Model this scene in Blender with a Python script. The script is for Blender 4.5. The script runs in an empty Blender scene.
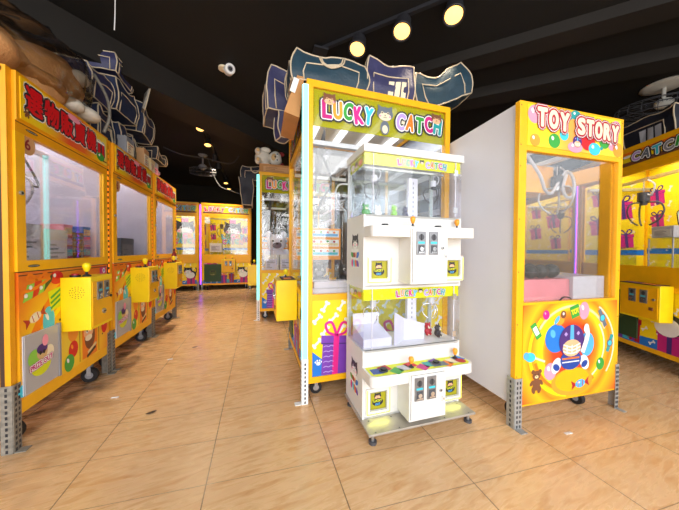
import bpy, math, random
from mathutils import Vector, Matrix, noise
random.seed(7)
PI = math.pi
SC = bpy.context.scene
COL = SC.collection

# ------------------------------------------------------------------ materials
def lin(h):
    h = h.lstrip('#')
    c = [int(h[i:i+2], 16)/255 for i in (0, 2, 4)]
    return tuple(x/12.92 if x <= .04045 else ((x+.055)/1.055)**2.4 for x in c) + (1.0,)

MATS = {}
def newmat(name):
    m = bpy.data.materials.new(name); m.use_nodes = True
    nt = m.node_tree; b = nt.nodes['Principled BSDF']
    MATS[name] = m
    return m, nt, b

def N(nt, t, **kw):
    n = nt.nodes.new(t)
    for k, v in kw.items():
        if hasattr(n, k): setattr(n, k, v)
    return n

def paint(name, hexc, rough=.45, metal=0.0, var=.06, scale=9.0, bump=0.0, coat=0.0, bscale=60.0):
    """plain paint / plastic / cloth: a little noise in tone and gloss"""
    m, nt, b = newmat(name)
    c = lin(hexc)
    tc = N(nt, 'ShaderNodeTexCoord')
    no = N(nt, 'ShaderNodeTexNoise'); no.inputs['Scale'].default_value = scale; no.inputs['Detail'].default_value = 4
    nt.links.new(tc.outputs['Object'], no.inputs['Vector'])
    r = N(nt, 'ShaderNodeValToRGB')
    lo = tuple(max(0, x*(1-var)) for x in c[:3]) + (1,); hi = tuple(min(1, x*(1+var)) for x in c[:3]) + (1,)
    r.color_ramp.elements[0].position = .3; r.color_ramp.elements[0].color = lo
    r.color_ramp.elements[1].position = .7; r.color_ramp.elements[1].color = hi
    nt.links.new(no.outputs['Fac'], r.inputs['Fac']); nt.links.new(r.outputs['Color'], b.inputs['Base Color'])
    b.inputs['Roughness'].default_value = rough; b.inputs['Metallic'].default_value = metal
    if coat: b.inputs['Coat Weight'].default_value = coat; b.inputs['Coat Roughness'].default_value = .12
    if bump:
        n2 = N(nt, 'ShaderNodeTexNoise'); n2.inputs['Scale'].default_value = bscale
        nt.links.new(tc.outputs['Object'], n2.inputs['Vector'])
        bm = N(nt, 'ShaderNodeBump'); bm.inputs['Strength'].default_value = bump; bm.inputs['Distance'].default_value = .01
        nt.links.new(n2.outputs['Fac'], bm.inputs['Height']); nt.links.new(bm.outputs['Normal'], b.inputs['Normal'])
    return m

def glow(name, hexc, strength):
    m, nt, b = newmat(name)
    c = lin(hexc); b.inputs['Base Color'].default_value = c
    b.inputs['Emission Color'].default_value = c; b.inputs['Emission Strength'].default_value = strength
    return m

def glassy(name, tint='#ffffff', refl=.06, rough=.02, fres=.35):
    m, nt, b = newmat(name)
    nt.nodes.remove(b); out = nt.nodes['Material Output']
    tr = N(nt, 'ShaderNodeBsdfTransparent'); tr.inputs['Color'].default_value = lin(tint)
    gl = N(nt, 'ShaderNodeBsdfGlossy'); gl.inputs['Roughness'].default_value = rough
    lw = N(nt, 'ShaderNodeLayerWeight'); lw.inputs['Blend'].default_value = .25
    ma = N(nt, 'ShaderNodeMath', operation='MULTIPLY_ADD'); ma.inputs[1].default_value = fres; ma.inputs[2].default_value = refl
    nt.links.new(lw.outputs['Fresnel'], ma.inputs[0])
    mx = N(nt, 'ShaderNodeMixShader')
    nt.links.new(ma.outputs[0], mx.inputs[0]); nt.links.new(tr.outputs[0], mx.inputs[1]); nt.links.new(gl.outputs[0], mx.inputs[2])
    nt.links.new(mx.outputs[0], out.inputs['Surface'])
    return m

def film(name, hexc, alpha, rough=.15):
    """printed see-through film: colour mixed with transparency"""
    m, nt, b = newmat(name)
    b.inputs['Base Color'].default_value = lin(hexc); b.inputs['Roughness'].default_value = rough
    b.inputs['Alpha'].default_value = alpha
    return m

def ramp_mat(name, stops, kind, a=(0, 0, 0), scale=1.0, rough=.3, noise_amt=0.0, swirl=0.0):
    """printed gradient: along local x ('x'), local z ('z') or by distance from a point in the x-z plane ('r')"""
    m, nt, b = newmat(name)
    tc = N(nt, 'ShaderNodeTexCoord'); sx = N(nt, 'ShaderNodeSeparateXYZ')
    mp = N(nt, 'ShaderNodeMapping'); mp.inputs['Location'].default_value = (-a[0], -a[1], -a[2])
    nt.links.new(tc.outputs['Object'], mp.inputs['Vector'])
    nt.links.new(mp.outputs['Vector'], sx.inputs[0])
    if kind in 'xyz':
        src = sx.outputs['XYZ'.index(kind.upper())]
    else:
        cb = N(nt, 'ShaderNodeCombineXYZ')
        nt.links.new(sx.outputs['X' if kind == 'r' else 'Y'], cb.inputs['X']); nt.links.new(sx.outputs['Z'], cb.inputs['Y'])
        ln = N(nt, 'ShaderNodeVectorMath', operation='LENGTH'); nt.links.new(cb.outputs[0], ln.inputs[0])
        src = ln.outputs['Value']
    mu = N(nt, 'ShaderNodeMath', operation='MULTIPLY'); mu.inputs[1].default_value = 1/scale
    nt.links.new(src, mu.inputs[0]); fac = mu.outputs[0]
    if noise_amt:
        no = N(nt, 'ShaderNodeTexNoise'); no.inputs['Scale'].default_value = 5
        nt.links.new(tc.outputs['Object'], no.inputs['Vector'])
        m2 = N(nt, 'ShaderNodeMath', operation='MULTIPLY_ADD'); m2.inputs[1].default_value = noise_amt
        nt.links.new(no.outputs['Fac'], m2.inputs[0]); nt.links.new(fac, m2.inputs[2]); fac = m2.outputs[0]
    r = N(nt, 'ShaderNodeValToRGB'); el = r.color_ramp.elements
    while len(el) < len(stops): el.new(.5)
    for e, (p, h) in zip(el, stops): e.position = p; e.color = lin(h)
    nt.links.new(fac, r.inputs['Fac']); nt.links.new(r.outputs['Color'], b.inputs['Base Color'])
    b.inputs['Roughness'].default_value = rough
    return m

PAL = dict(
    yellow=('#f6b508', .38), yellow_deep=('#eda206', .4), yellow_box=('#ffd60a', .35), yellow_lemon=('#fbe00e', .4),
    orange=('#f07c12', .4), orange_lt=('#f7a02c', .4), red=('#d8141e', .4), red_dark=('#8a0d1c', .45), crimson=('#b00f28', .4),
    white=('#eeeeec', .4), offwhite=('#dcdad2', .45), cream=('#efe0c0', .6), black=('#17161a', .45), dark=('#26262b', .5),
    grey=('#8f9096', .5), lgrey=('#c3c4cc', .5), lavender=('#d3d3e6', .4), dgrey=('#4a4b50', .5), slate=('#66707c', .5),
    blue=('#1c78d6', .4), blue_lt=('#57b2ec', .4), blue_dk=('#17439c', .4), cyan=('#3ec6de', .4), teal=('#1c9a9c', .4), navy=('#20264e', .5),
    green=('#39a13c', .4), green_lt=('#8fd04a', .4), green_dk=('#2c4a2c', .45), olive=('#4e5a24', .5), lime=('#dbe212', .4),
    pink=('#f59ab2', .5), pink_hot=('#e6218c', .4), magenta=('#c31a7c', .4), purple=('#7a3fb0', .4), purple_dk=('#4a2a78', .4), lilac=('#b79ae0', .4),
    brown=('#7a4a2c', .6), brown_dk=('#432a1c', .6), tan=('#c99a6a', .6), skin=('#f0b98a', .5), sand=('#e8cf9a', .5),
)
def M(n):
    if n in MATS: return MATS[n]
    if n in PAL: return paint(n, PAL[n][0], PAL[n][1])
    raise KeyError(n)

paint('steel', '#b9babb', .32, .85, .1, 30)
paint('slot_steel', '#8f9093', .4, .7, .15, 40)
paint('chrome', '#e4e5e8', .14, .95, .03)
paint('galvanised', '#a9aaa8', .5, .35, .16, 40)
paint('galvanised_old', '#8d877c', .6, .3, .25, 40)
paint('plate_steel', '#b3aca2', .42, .45, .12, 12)
paint('rubber', '#1b1b1d', .6, 0, .2)
paint('white_panel', '#e2e2ea', .42, 0, .02, 4)
paint('mini_white', '#dddcd8', .36, 0, .02, 6)
paint('ceiling_black', '#100d0a', .8, 0, .15, 3)
paint('beam_black', '#1c1712', .75, 0, .12, 4)
paint('wall_black', '#15120f', .85, 0, .15, 3)
paint('navy_cloth', '#2a3350', .55, 0, .15, 14, .25)
paint('teal_cloth', '#1f3a49', .5, 0, .15, 14, .25)
paint('plum_cloth', '#37375c', .5, 0, .15, 14, .25)
paint('dark_cloth', '#20222e', .6, 0, .15, 14, .25)
paint('piping', '#cdbb9f', .6, 0, .08)
paint('plush_brown', '#cf9760', .85, 0, .18, 10, .5, bscale=90)
paint('plush_white', '#e2dacb', .85, 0, .08, 10, .5, bscale=90)
paint('plush_grey', '#7c7683', .85, 0, .2, 10, .5, bscale=90)
paint('plush_red', '#7a1d1f', .85, 0, .2, 10, .5, bscale=90)
paint('plush_cream', '#d8b37c', .85, 0, .1, 10, .5, bscale=90)
paint('cardboard', '#b9844f', .75, 0, .1, 6, .1)
paint('pink_cloth', '#f2939f', .7, 0, .06, 9, .2)
paint('acrylic_white', '#dedeea', .25, 0, .03)
paint('back_grey', '#9aa0aa', .2, .6, .25, 5)
paint('mirror', '#cfd3da', .12, .9, .03)
glassy('glass'); glassy('glass_small', '#fbfcff', .025, .02, .16); glassy('clear_wrap', '#f2eee8', .14, .16, .6); glassy('glass_clear', '#ffffff', .02, .02, .12)
glassy('acrylic', '#eef4f4', .05, .05, .3); glassy('clear_flap', '#e6e6ec', .10, .12, .3)
film('lime_film', '#c6c416', .70, .08); film('flap_plastic', '#c6c4c6', .72, .2); film('lime_film_dense', '#e2e60c', .93)
glow('led_cyan', '#7ff2e6', 1.15); glow('led_purple', '#b548ff', 2.6); glow('led_blue', '#5a58ff', 1.6); glow('led_pink', '#ff5ad8', 1.6); glow('led_white', '#f4f6ff', 1.5)
glow('led_orange', '#ff7a14', 1.3); glow('lamp_warm', '#ffc064', 2.6); glow('lime_lit', '#9c9610', .08); glow('lime_glow', '#f2f230', 1.2); glow('led_red', '#ff2a1a', .8)
ramp_mat('header_print', [(0, '#f9c313'), (.22, '#f6d21a'), (.5, '#e8542a'), (.68, '#ee6a2a'), (.85, '#f8c515'), (1, '#f6d84a')], 'x', (.04, 0, 0), .82, noise_amt=.10)
ramp_mat('lower_print', [(0, '#f9df4a'), (.35, '#f8cf22'), (.55, '#f4a41e'), (.68, '#f8c322'), (.85, '#f29a1c'), (1, '#e8701c')], 'r', (.42, 0, .42), .55, noise_amt=.12)
ramp_mat('toy_header_print', [(0, '#fbdf24'), (.25, '#fbd722'), (.5, '#f3a04e'), (.7, '#fad822'), (1, '#fbe03a')], 'x', (.02, 0, 0), .8, noise_amt=.06)
ramp_mat('toy_print', [(0, '#d8321a'), (.34, '#e2451a'), (.46, '#f39016'), (.54, '#fbdf1a'), (.61, '#f8b912'), (.68, '#ee8414'), (.77, '#f9c016'), (1, '#e2481c')], 'r', (.41, 0, .43), .50, noise_amt=.06)
ramp_mat('poster_print', [(0, '#f2d21a'), (.5, '#f4dd20'), (1, '#efc818')], 'x', (0, 0, 0), 1.2, noise_amt=.2)
paint('bone_yellow', '#fbdc0e', .4, 0, .03)

# ------------------------------------------------------------------ mesh builder
_TEXT = {}
def text_polys(s):
    if s in _TEXT: return _TEXT[s]
    cu = bpy.data.curves.new('t', 'FONT'); cu.body = s; cu.size = 1; cu.resolution_u = 3; cu.fill_mode = 'FRONT'
    ob = bpy.data.objects.new('t', cu); COL.objects.link(ob)
    dg = bpy.context.evaluated_depsgraph_get(); dg.update()
    me = bpy.data.meshes.new_from_object(ob.evaluated_get(dg))
    vs = [(v.co.x, v.co.y) for v in me.vertices]; fs = [list(p.vertices) for p in me.polygons]
    bpy.data.objects.remove(ob); bpy.data.curves.remove(cu); bpy.data.meshes.remove(me)
    if not vs: vs = [(0, 0)]
    x0 = min(v[0] for v in vs); x1 = max(v[0] for v in vs); y0 = min(v[1] for v in vs); y1 = max(v[1] for v in vs)
    w, h = max(x1-x0, 1e-6), max(y1-y0, 1e-6)
    vs = [((x-(x0+x1)/2)/h, (y-(y0+y1)/2)/h) for x, y in vs]
    _TEXT[s] = (vs, fs, w/h)
    return _TEXT[s]

class MB:
    def __init__(s): s.v = []; s.f = []; s.mi = []; s.sm = []; s.mats = []
    def m(s, n):
        if n not in s.mats: s.mats.append(n)
        return s.mats.index(n)
    def add(s, vs, fs, mat, smooth=False):
        b = len(s.v); k = s.m(mat)
        s.v += [tuple(v) for v in vs]
        for f in fs:
            s.f.append([i+b for i in f]); s.mi.append(k); s.sm.append(smooth)
        return s
    def box(s, a, b, mat):
        (x0, y0, z0), (x1, y1, z1) = a, b
        x0, x1 = min(x0, x1), max(x0, x1); y0, y1 = min(y0, y1), max(y0, y1); z0, z1 = min(z0, z1), max(z0, z1)
        vs = [(x0, y0, z0), (x1, y0, z0), (x1, y1, z0), (x0, y1, z0), (x0, y0, z1), (x1, y0, z1), (x1, y1, z1), (x0, y1, z1)]
        return s.add(vs, [(0, 3, 2, 1), (4, 5, 6, 7), (0, 1, 5, 4), (1, 2, 6, 5), (2, 3, 7, 6), (3, 0, 4, 7)], mat)
    def hexa(s, lo, hi, mat):
        """lo: four points CCW from above, hi: the four above them"""
        return s.add(list(lo)+list(hi), [(0, 3, 2, 1), (4, 5, 6, 7), (0, 1, 5, 4), (1, 2, 6, 5), (2, 3, 7, 6), (3, 0, 4, 7)], mat)
    def prism(s, poly, y0, y1, mat):
        """x-z outline (CCW seen from -y) pushed from y0 (front) to y1 (rear)"""
        n = len(poly)
        vs = [(x, y0, z) for x, z in poly] + [(x, y1, z) for x, z in poly]
        fs = [tuple(range(n)), tuple(range(2*n-1, n-1, -1))] + [((i+1) % n, i, i+n, (i+1) % n+n) for i in range(n)]
        return s.add(vs, fs, mat)
    def cyl(s, p0, p1, r0, mat, r1=None, n=16, caps=True):
        p0, p1 = Vector(p0), Vector(p1); r1 = r0 if r1 is None else r1
        d = (p1-p0).normalized(); a = d.orthogonal().normalized(); b = d.cross(a)
        vs = []
        for p, r in ((p0, r0), (p1, r1)):
            vs += [p+(a*math.cos(2*PI*i/n)+b*math.sin(2*PI*i/n))*r for i in range(n)]
        s.add(vs, [(i, (i+1) % n, (i+1) % n+n, i+n) for i in range(n)], mat, True)
        if caps:
            s.add(vs[:n], [tuple(range(n-1, -1, -1))], mat); s.add(vs[n:], [tuple(range(n))], mat)
        return s
    def tube(s, pts, r, mat, n=6, closed=False, spline=0):
        P = [Vector(p) for p in pts]
        if spline: P = smooth_path(P, spline, closed)
        L = len(P); vs = []; prev = None
        for i, p in enumerate(P):
            if closed: t = P[(i+1) % L]-P[i-1]
            else: t = P[min(i+1, L-1)]-P[max(i-1, 0)]
            t = t.normalized() if t.length > 1e-9 else Vector((0, 0, 1))
            if prev is None: a = t.orthogonal().normalized()
            else:
                a = prev-t*prev.dot(t); a = a.normalized() if a.length > 1e-6 else t.orthogonal().normalized()
            prev = a; b = t.cross(a)
            vs += [p+(a*math.cos(2*PI*k/n)+b*math.sin(2*PI*k/n))*r for k in range(n)]
        fs = []
        for i in range(L if closed else L-1):
            j = (i+1) % L
            fs += [(i*n+k, i*n+(k+1) % n, j*n+(k+1) % n, j*n+k) for k in range(n)]
        if not closed: fs += [tuple(range(n-1, -1, -1)), tuple((L-1)*n+k for k in range(n))]
        return s.add(vs, fs, mat, True)
    def ball(s, c, r, mat, nu=16, nv=10, fn=None):
        """ellipsoid; r is a number or (rx, ry, rz); fn can displace each point"""
        if not hasattr(r, '__len__'): r = (r, r, r)
        vs = []
        for j in range(nv+1):
            th = PI*j/nv
            for i in range(nu):
                ph = 2*PI*i/nu
                u = Vector((math.sin(th)*math.cos(ph), math.sin(th)*math.sin(ph), math.cos(th)))
                p = Vector((c[0]+u.x*r[0], c[1]+u.y*r[1], c[2]+u.z*r[2]))
                vs.append(fn(p, u) if fn else p)
        fs = []
        for j in range(nv):
            for i in range(nu):
                a, b = j*nu+i, j*nu+(i+1) % nu
                fs.append((a, a+nu, b+nu, b))
        return s.add(vs, fs, mat, True)
    def lathe(s, prof, o, mat, n=20, axis=(0, 0, 1)):
        ax = Vector(axis).normalized(); a = ax.orthogonal().normalized(); b = ax.cross(a); o = Vector(o)
        vs = []
        for r, z in prof:
            vs += [o+ax*z+(a*math.cos(2*PI*i/n)+b*math.sin(2*PI*i/n))*r for i in range(n)]
        fs = []
        for j in range(len(prof)-1):
            fs += [(j*n+i, j*n+(i+1) % n, (j+1)*n+(i+1) % n, (j+1)*n+i) for i in range(n)]
        return s.add(vs, fs, mat, True)
    def build(s, name, parent=None, bevel=0.0, sub=0):
        me = bpy.data.meshes.new(name); me.from_pydata(s.v, [], s.f)
        for n in s.mats: me.materials.append(M(n))
        me.polygons.foreach_set('material_index', s.mi); me.polygons.foreach_set('use_smooth', s.sm)
        me.update()
        o = bpy.data.objects.new(name, me); COL.objects.link(o)
        if parent: o.parent = parent
        if bevel:
            md = o.modifiers.new('bevel', 'BEVEL'); md.width = bevel; md.segments = 2; md.limit_method = 'ANGLE'; md.angle_limit = math.radians(50)
        if sub:
            md = o.modifiers.new('sub', 'SUBSURF'); md.levels = sub; md.render_levels = sub
        return o

def smooth_path(P, k, closed=False):
    out = []; L = len(P)
    rng = range(L) if closed else range(L-1)
    for i in rng:
        g = (lambda j: P[j % L]) if closed else (lambda j: P[max(0, min(L-1, j))])
        p0, p1, p2, p3 = g(i-1), g(i), g(i+1), g(i+2)
        for q in range(k):
            t = q/k
            out.append(.5*((2*p1)+(p2-p0)*t+(2*p0-5*p1+4*p2-p3)*t*t+(3*p1-p0-3*p2+p3)*t**3))
    if not closed: out.append(P[-1])
    return out

# ------------------------------------------------------------------ things
def thing(name, label, cat, loc=(0, 0, 0), rz=0.0, group=None):
    o = bpy.data.objects.new(name, None); COL.objects.link(o)
    o.location = loc; o.rotation_euler = (0, 0, rz); o.empty_display_size = .1
    o['label'] = label; o['category'] = cat
    if group: o['group'] = group
    return o
def tag(o, label, cat, group=None):
    o['label'] = label; o['category'] = cat
    if group: o['group'] = group
    return o
def structure(o):
    o['kind'] = 'structure'; return o
def dup(root, loc=None, rz=None, label=None):
    def cp(o, par):
        c = o.copy(); COL.objects.link(c)
        if par: c.parent = par
        for ch in [x for x in KIDS.get(o, [])]: cp(ch, c)
        return c
    KIDS = {}
    for o in bpy.data.objects:
        if o.parent: KIDS.setdefault(o.parent, []).append(o)
    r = cp(root, None)
    if loc is not None: r.location = loc
    if rz is not None: r.rotation_euler = (0, 0, rz)
    if label: r['label'] = label
    return r

# ------------------------------------------------------------------ printed artwork
class Art:
    """draws flat printed shapes on one face of a part; u right, v up, seen from outside"""
    def __init__(s, mb, fn, d=.0006, step=.00012): s.mb = mb; s.fn = fn; s.d0 = d; s.d = d; s.step = step
    def base(s, k=0): s.d = s.d0+k*s.step; return s
    def poly(s, pts, mat):
        s.d += s.step
        s.mb.add([s.fn(u, v, s.d) for u, v in pts], [tuple(range(len(pts)))], mat); return s
    def ell(s, c, rx, ry, mat, rot=0, n=24, a0=0, a1=2*PI):
        cs, sn = math.cos(rot), math.sin(rot); P = []
        full = abs(a1-a0-2*PI) < 1e-6; k = n if full else n+1
        for i in range(k):
            a = a0+(a1-a0)*i/n; x, y = rx*math.cos(a), ry*math.sin(a)
            P.append((c[0]+x*cs-y*sn, c[1]+x*sn+y*cs))
        return s.poly(P, mat)
    def rect(s, u0, v0, u1, v1, mat): return s.poly([(u0, v0), (u1, v0), (u1, v1), (u0, v1)], mat)
    def rot_rect(s, c, w, h, mat, rot=0):
        cs, sn = math.cos(rot), math.sin(rot)
        return s.poly([(c[0]+x*cs-y*sn, c[1]+x*sn+y*cs) for x, y in ((-w/2, -h/2), (w/2, -h/2), (w/2, h/2), (-w/2, h/2))], mat)
    def stroke(s, pts, w, mat, spline=6, closed=False):
        P = [Vector((p[0], p[1], 0)) for p in pts]
        if spline: P = smooth_path(P, spline, closed)
        s.d += s.step
        L = []; R = []; n = len(P)
        for i in range(n):
            t = (P[(i+1) % n]-P[i-1]) if closed else (P[min(i+1, n-1)]-P[max(i-1, 0)])
            t = t.normalized() if t.length > 1e-9 else Vector((1, 0, 0))
            q = Vector((-t.y, t.x, 0))*w/2; L.append(P[i]+q); R.append(P[i]-q)
        vs = [s.fn(p.x, p.y, s.d) for p in L]+[s.fn(p.x, p.y, s.d) for p in R]
        fs = [(i+n, (i+1) % n+n, (i+1) % n, i) for i in range(n if closed else n-1)]
        s.mb.add(vs, fs, mat); return s
    def ring(s, c, r, w, mat, a0=0, a1=2*PI, ry=None):
        ry = ry or r; k = 28
        return s.stroke([(c[0]+r*math.cos(a0+(a1-a0)*i/k), c[1]+ry*math.sin(a0+(a1-a0)*i/k)) for i in range(k+1)], w, mat, 0)
    def text(s, t, c, h, mat, rot=0, bold=0.0, out=None, width=None, shear=0.0):
        """out: list of (thickness, material) from widest to narrowest, drawn behind the letters"""
        vs, fs, w = text_polys(t); sx = h*(width/(w*h) if width else 1.0)
        cs, sn = math.cos(rot), math.sin(rot)
        def lay(off, mat):
            s.d += 4e-5
            offs = [(0, 0)] if off <= 0 else [(off*math.cos(2*PI*i/10), off*math.sin(2*PI*i/10)) for i in range(10)]+[(0, 0)]
            for ox, oy in offs:
                s.d += 5e-6
                V = []
                for x, y in vs:
                    X = x*sx+ox+shear*y*h; Y = y*h+oy
                    V.append(s.fn(c[0]+X*cs-Y*sn, c[1]+X*sn+Y*cs, s.d))
                s.mb.add(V, fs, mat)
        for off, m in (out or []): lay(off+bold, m)
        lay(bold, mat); return s
    # ---- motifs
    def balloon(s, c, rx, ry, mat, hi='white', rot=0, k=0):
        s.base(k).ell(c, rx, ry, mat, rot); s.ell((c[0]-rx*.3, c[1]+ry*.35), rx*.22, ry*.3, hi, rot+.4); return s
    def gift(s, c, w, h, body, rib, rot=0, k=0, dark='purple_dk'):
        s.base(k); cs, sn = math.cos(rot), math.sin(rot)
        T = lambda x, y: (c[0]+(x*cs-y*sn)*w, c[1]+(x*sn+y*cs)*h)
        s.poly([T(-.5, -.5), T(.42, -.5), T(.42, .3), T(-.5, .3)], body)
        s.poly([T(-.56, .3), T(.5, .3), T(.5, .5), T(-.56, .5)], body)
        s.poly([T(-.56, .28), T(.5, .28), T(.5, .31), T(-.56, .31)], dark)
        s.poly([T(-.12, -.5), T(.08, -.5), T(.08, .5), T(-.12, .5)], rib)
        for sg in (-1, 1):
            s.stroke([T(-.02, .5), T(-.02+sg*.18, .82), T(-.02+sg*.4, .78), T(-.02+sg*.3, .58), T(-.02, .5)], w*.09, rib)
        return s
    def bone(s, c, L, mat='white', rot=.6, k=0):
        s.base(k); cs, sn = math.cos(rot), math.sin(rot); r = L*.2
        s.rot_rect(c, L*.75, L*.22, mat, rot)
        for sx in (-1, 1):
            for sy in (-1, 1):
                x, y = sx*L*.4, sy*L*.13
                s.ell((c[0]+x*cs-y*sn, c[1]+x*sn+y*cs), r*.72, r*.72, mat, 0, 10)
        return s
    def paw(s, c, r, mat, k=0):
        s.base(k).ell(c, r*.55, r*.45, mat, 0, 12)
        for a in (.5, 1.2, 1.95, 2.65): s.ell((c[0]+r*.85*math.cos(a), c[1]+r*.8*math.sin(a)), r*.2, r*.25, mat, 0, 10)
        return s
    def candy(s, c, L, body, tip, rot=0, k=0):
        s.base(k); cs, sn = math.cos(rot), math.sin(rot); T = lambda x, y: (c[0]+(x*cs-y*sn)*L, c[1]+(x*sn+y*cs)*L)
        for sg in (-1, 1): s.poly([T(sg*.2, 0), T(sg*.5, sg*-.2), T(sg*.44, 0), T(sg*.5, sg*.2)][::sg], tip)
        s.ell(c, L*.27, L*.17, body, rot); s.ell(T(-.08, .05), L*.08, L*.04, 'white', rot)
        for x in (-.12, .12): s.rot_rect(T(x, 0), L*.035, L*.26, tip, rot)
        return s
    def cat(s, c, r, coat='dark', muzzle='white', hat=None, k=0, cheeks='pink'):
        """a plain cat head"""
        s.base(k)
        if hat: s.rect(c[0]-r*.4, c[1]+r*.7, c[0]+r*.4, c[1]+r*1.25, hat)
        for sg in (-1, 1):
            t = [(c[0]+sg*r*.98, c[1]+r*1.05), (c[0]+sg*r*.25, c[1]+r*.7), (c[0]+sg*r*.95, c[1]+r*.2)]
            s.poly(t if sg > 0 else t[::-1], coat)
        s.ell(c, r*1.1, r*.85, coat)
        s.ell((c[0], c[1]-r*.35), r*.85, r*.48, muzzle)
        for sg in (-1, 1):
            s.ell((c[0]+sg*r*.4, c[1]+r*.12), r*.17, r*.17, muzzle, 0, 12); s.ell((c[0]+sg*r*.4, c[1]+r*.12), r*.1, r*.12, 'black', 0, 12)
            s.ell((c[0]+sg*r*.66, c[1]-r*.3), r*.17, r*.12, cheeks, 0, 12)
        s.ell((c[0], c[1]-r*.16), r*.1, r*.07, 'black', 0, 12)
        s.stroke([(c[0]-r*.25, c[1]-r*.4), (c[0]-r*.1, c[1]-r*.48), (c[0], c[1]-r*.36), (c[0]+r*.1, c[1]-r*.48), (c[0]+r*.25, c[1]-r*.4)], r*.05, 'black', 3)
        return s
    def bear(s, c, r, coat='plush_cream', k=0):
        s.base(k)
        for sg in (-1, 1): s.ell((c[0]+sg*r*.42, c[1]+r*1.15), r*.22, r*.22, coat, 0, 12); s.ell((c[0]+sg*r*.55, c[1]+r*.1), r*.18, r*.34, coat, sg*.7, 12); s.ell((c[0]+sg*r*.35, c[1]-r*.6), r*.22, r*.36, coat, -sg*.3, 12)
        s.ell((c[0], c[1]-r*.05), r*.45, r*.6, coat); s.ell((c[0], c[1]+r*.8), r*.5, r*.45, coat)
        s.ell((c[0], c[1]+r*.66), r*.22, r*.16, 'sand', 0, 12)
        for sg in (-1, 1): s.ell((c[0]+sg*r*.2, c[1]+r*.9), r*.06, r*.07, 'black', 0, 8)
        s.ell((c[0], c[1]+r*.72), r*.07, r*.05, 'black', 0, 8)
        return s
    def helmet(s, c, r, k=0):
        """a plain football helmet with a cage, balloons round it"""
        s.base(k)
        s.ell(c, r*1.02, r, 'purple_dk', 0, 32)
        s.ell((c[0], c[1]-r*.42), r*.74, r*.52, 'skin')
        s.poly([(c[0]-r*.16, c[1]+r*.1), (c[0]+r*.16, c[1]+r*.1), (c[0]+r*.13, c[1]+r*.98), (c[0]-r*.13, c[1]+r*.98)], 'blue_lt')
        for x in (-.5, .5): s.rot_rect((c[0]+x*r, c[1]+r*.45), r*.2, r*.2, 'lilac', .78)
        for y in (-.3, -.5, -.7): s.stroke([(c[0]-r*.7, c[1]+r*(y+.12)), (c[0], c[1]+r*(y-.06)), (c[0]+r*.7, c[1]+r*(y+.12))], r*.07, 'white', 5)
        for x in (-.4, 0, .4): s.rot_rect((c[0]+x*r, c[1]-r*.5), r*.07, r*.55, 'white', 0)
        return s
    def watch(s, c, r, strap, rot, k=0):
        s.base(k); s.rot_rect(c, r*.8, r*3.4, strap, rot); s.ell(c, r*.75, r*.75, 'slate'); s.ell(c, r*.5, r*.5, 'cyan'); return s
    def words(s, t, u0, u1, v, h, cols, out, k=0, jit=.08, seed=1):
        """one line of fat coloured letters, each with its own colour, outlined"""
        s.base(k); rnd = random.Random(seed); n = len(t); st = (u1-u0)/n; d = s.d
        put = [(ch, (u0+st*(i+.5), v+rnd.uniform(-jit, jit)*h), rnd.uniform(-.2, .2), cols[i % len(cols)]) for i, ch in enumerate(t) if ch != ' ']
        for off, m_ in list(out)+[(0, None)]:
            for ch, c, ro, col in put: s.text(ch, c, h, m_ or col, ro, h*.06+off, None, st*.74)
        return s

def front(y=0.0): return lambda u, v, d: (u, y-d, v)
def side_r(x): return lambda u, v, d: (x+d, u, v)         # faces +x, u runs along +y
def side_l(x): return lambda u, v, d: (x-d, -u, v)        # faces -x, u runs along -y
def rearside(y): return lambda u, v, d: (-u, y+d, v)
def flat(z): return lambda u, v, d: (u, v, z+d)

# ------------------------------------------------------------------ shared machine parts
def caster(parent, x, y, r=.04, top=.13, mat='rubber', hub='grey'):
    b = MB()
    b.box((x-.035, y-.03, top-.008), (x+.035, y+.03, top), 'steel')
    b.box((x-.022, y-.012, r), (x-.018, y+.012, top-.008), 'steel'); b.box((x+.018, y-.012, r), (x+.022, y+.012, top-.008), 'steel')
    o = b.build('caster', parent)
    w = MB(); w.cyl((x-.015, y, r), (x+.015, y, r), r, mat, n=20); w.cyl((x-.017, y, r), (x+.017, y, r), r*.5, hub, n=14)
    w.build('wheel', o)
    return o
def angle_foot(parent, x, y, sx, sy, h, w=.055, mat='galvanised', wide=None, z0=0.0, foot=True):
    """perforated slotted-angle leg at the corner (x, y); its wings run to sx along x and sy along y"""
    b = MB(); t = .003; wy = wide or w
    x1, y1 = x+sx*w, y+sy*wy
    b.box((x, y, z0), (x1, y-sy*t, z0+h), mat); b.box((x, y, z0), (x-sx*t, y1, z0+h), mat)
    if foot: b.box((x, y-sy*.045, z0), (x+sx*w*.9, y, z0+.004), mat)
    n = int(h/.028)
    for i in range(n):
        z = z0+.014+i*.028
        for k in (.3, .72):
            u = x+sx*w*k; o = -sy
            q = .005
            b.add([(u-q, y-sy*t+o*.0006, z-.008), (u+q, y-sy*t+o*.0006, z-.008), (u+q, y-sy*t+o*.0006, z+.008), (u-q, y-sy*t+o*.0006, z+.008)], [(0, 1, 2, 3)], 'dark')
        v = y+sy*wy*.5; xx = x-sx*t-sx*.0006
        b.add([(xx, v-q, z-.008), (xx, v+q, z-.008), (xx, v+q, z+.008), (xx, v-q, z+.008)], [(0, 1, 2, 3)], 'dark')
    return b.build('slotted_angle_leg', parent)
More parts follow.
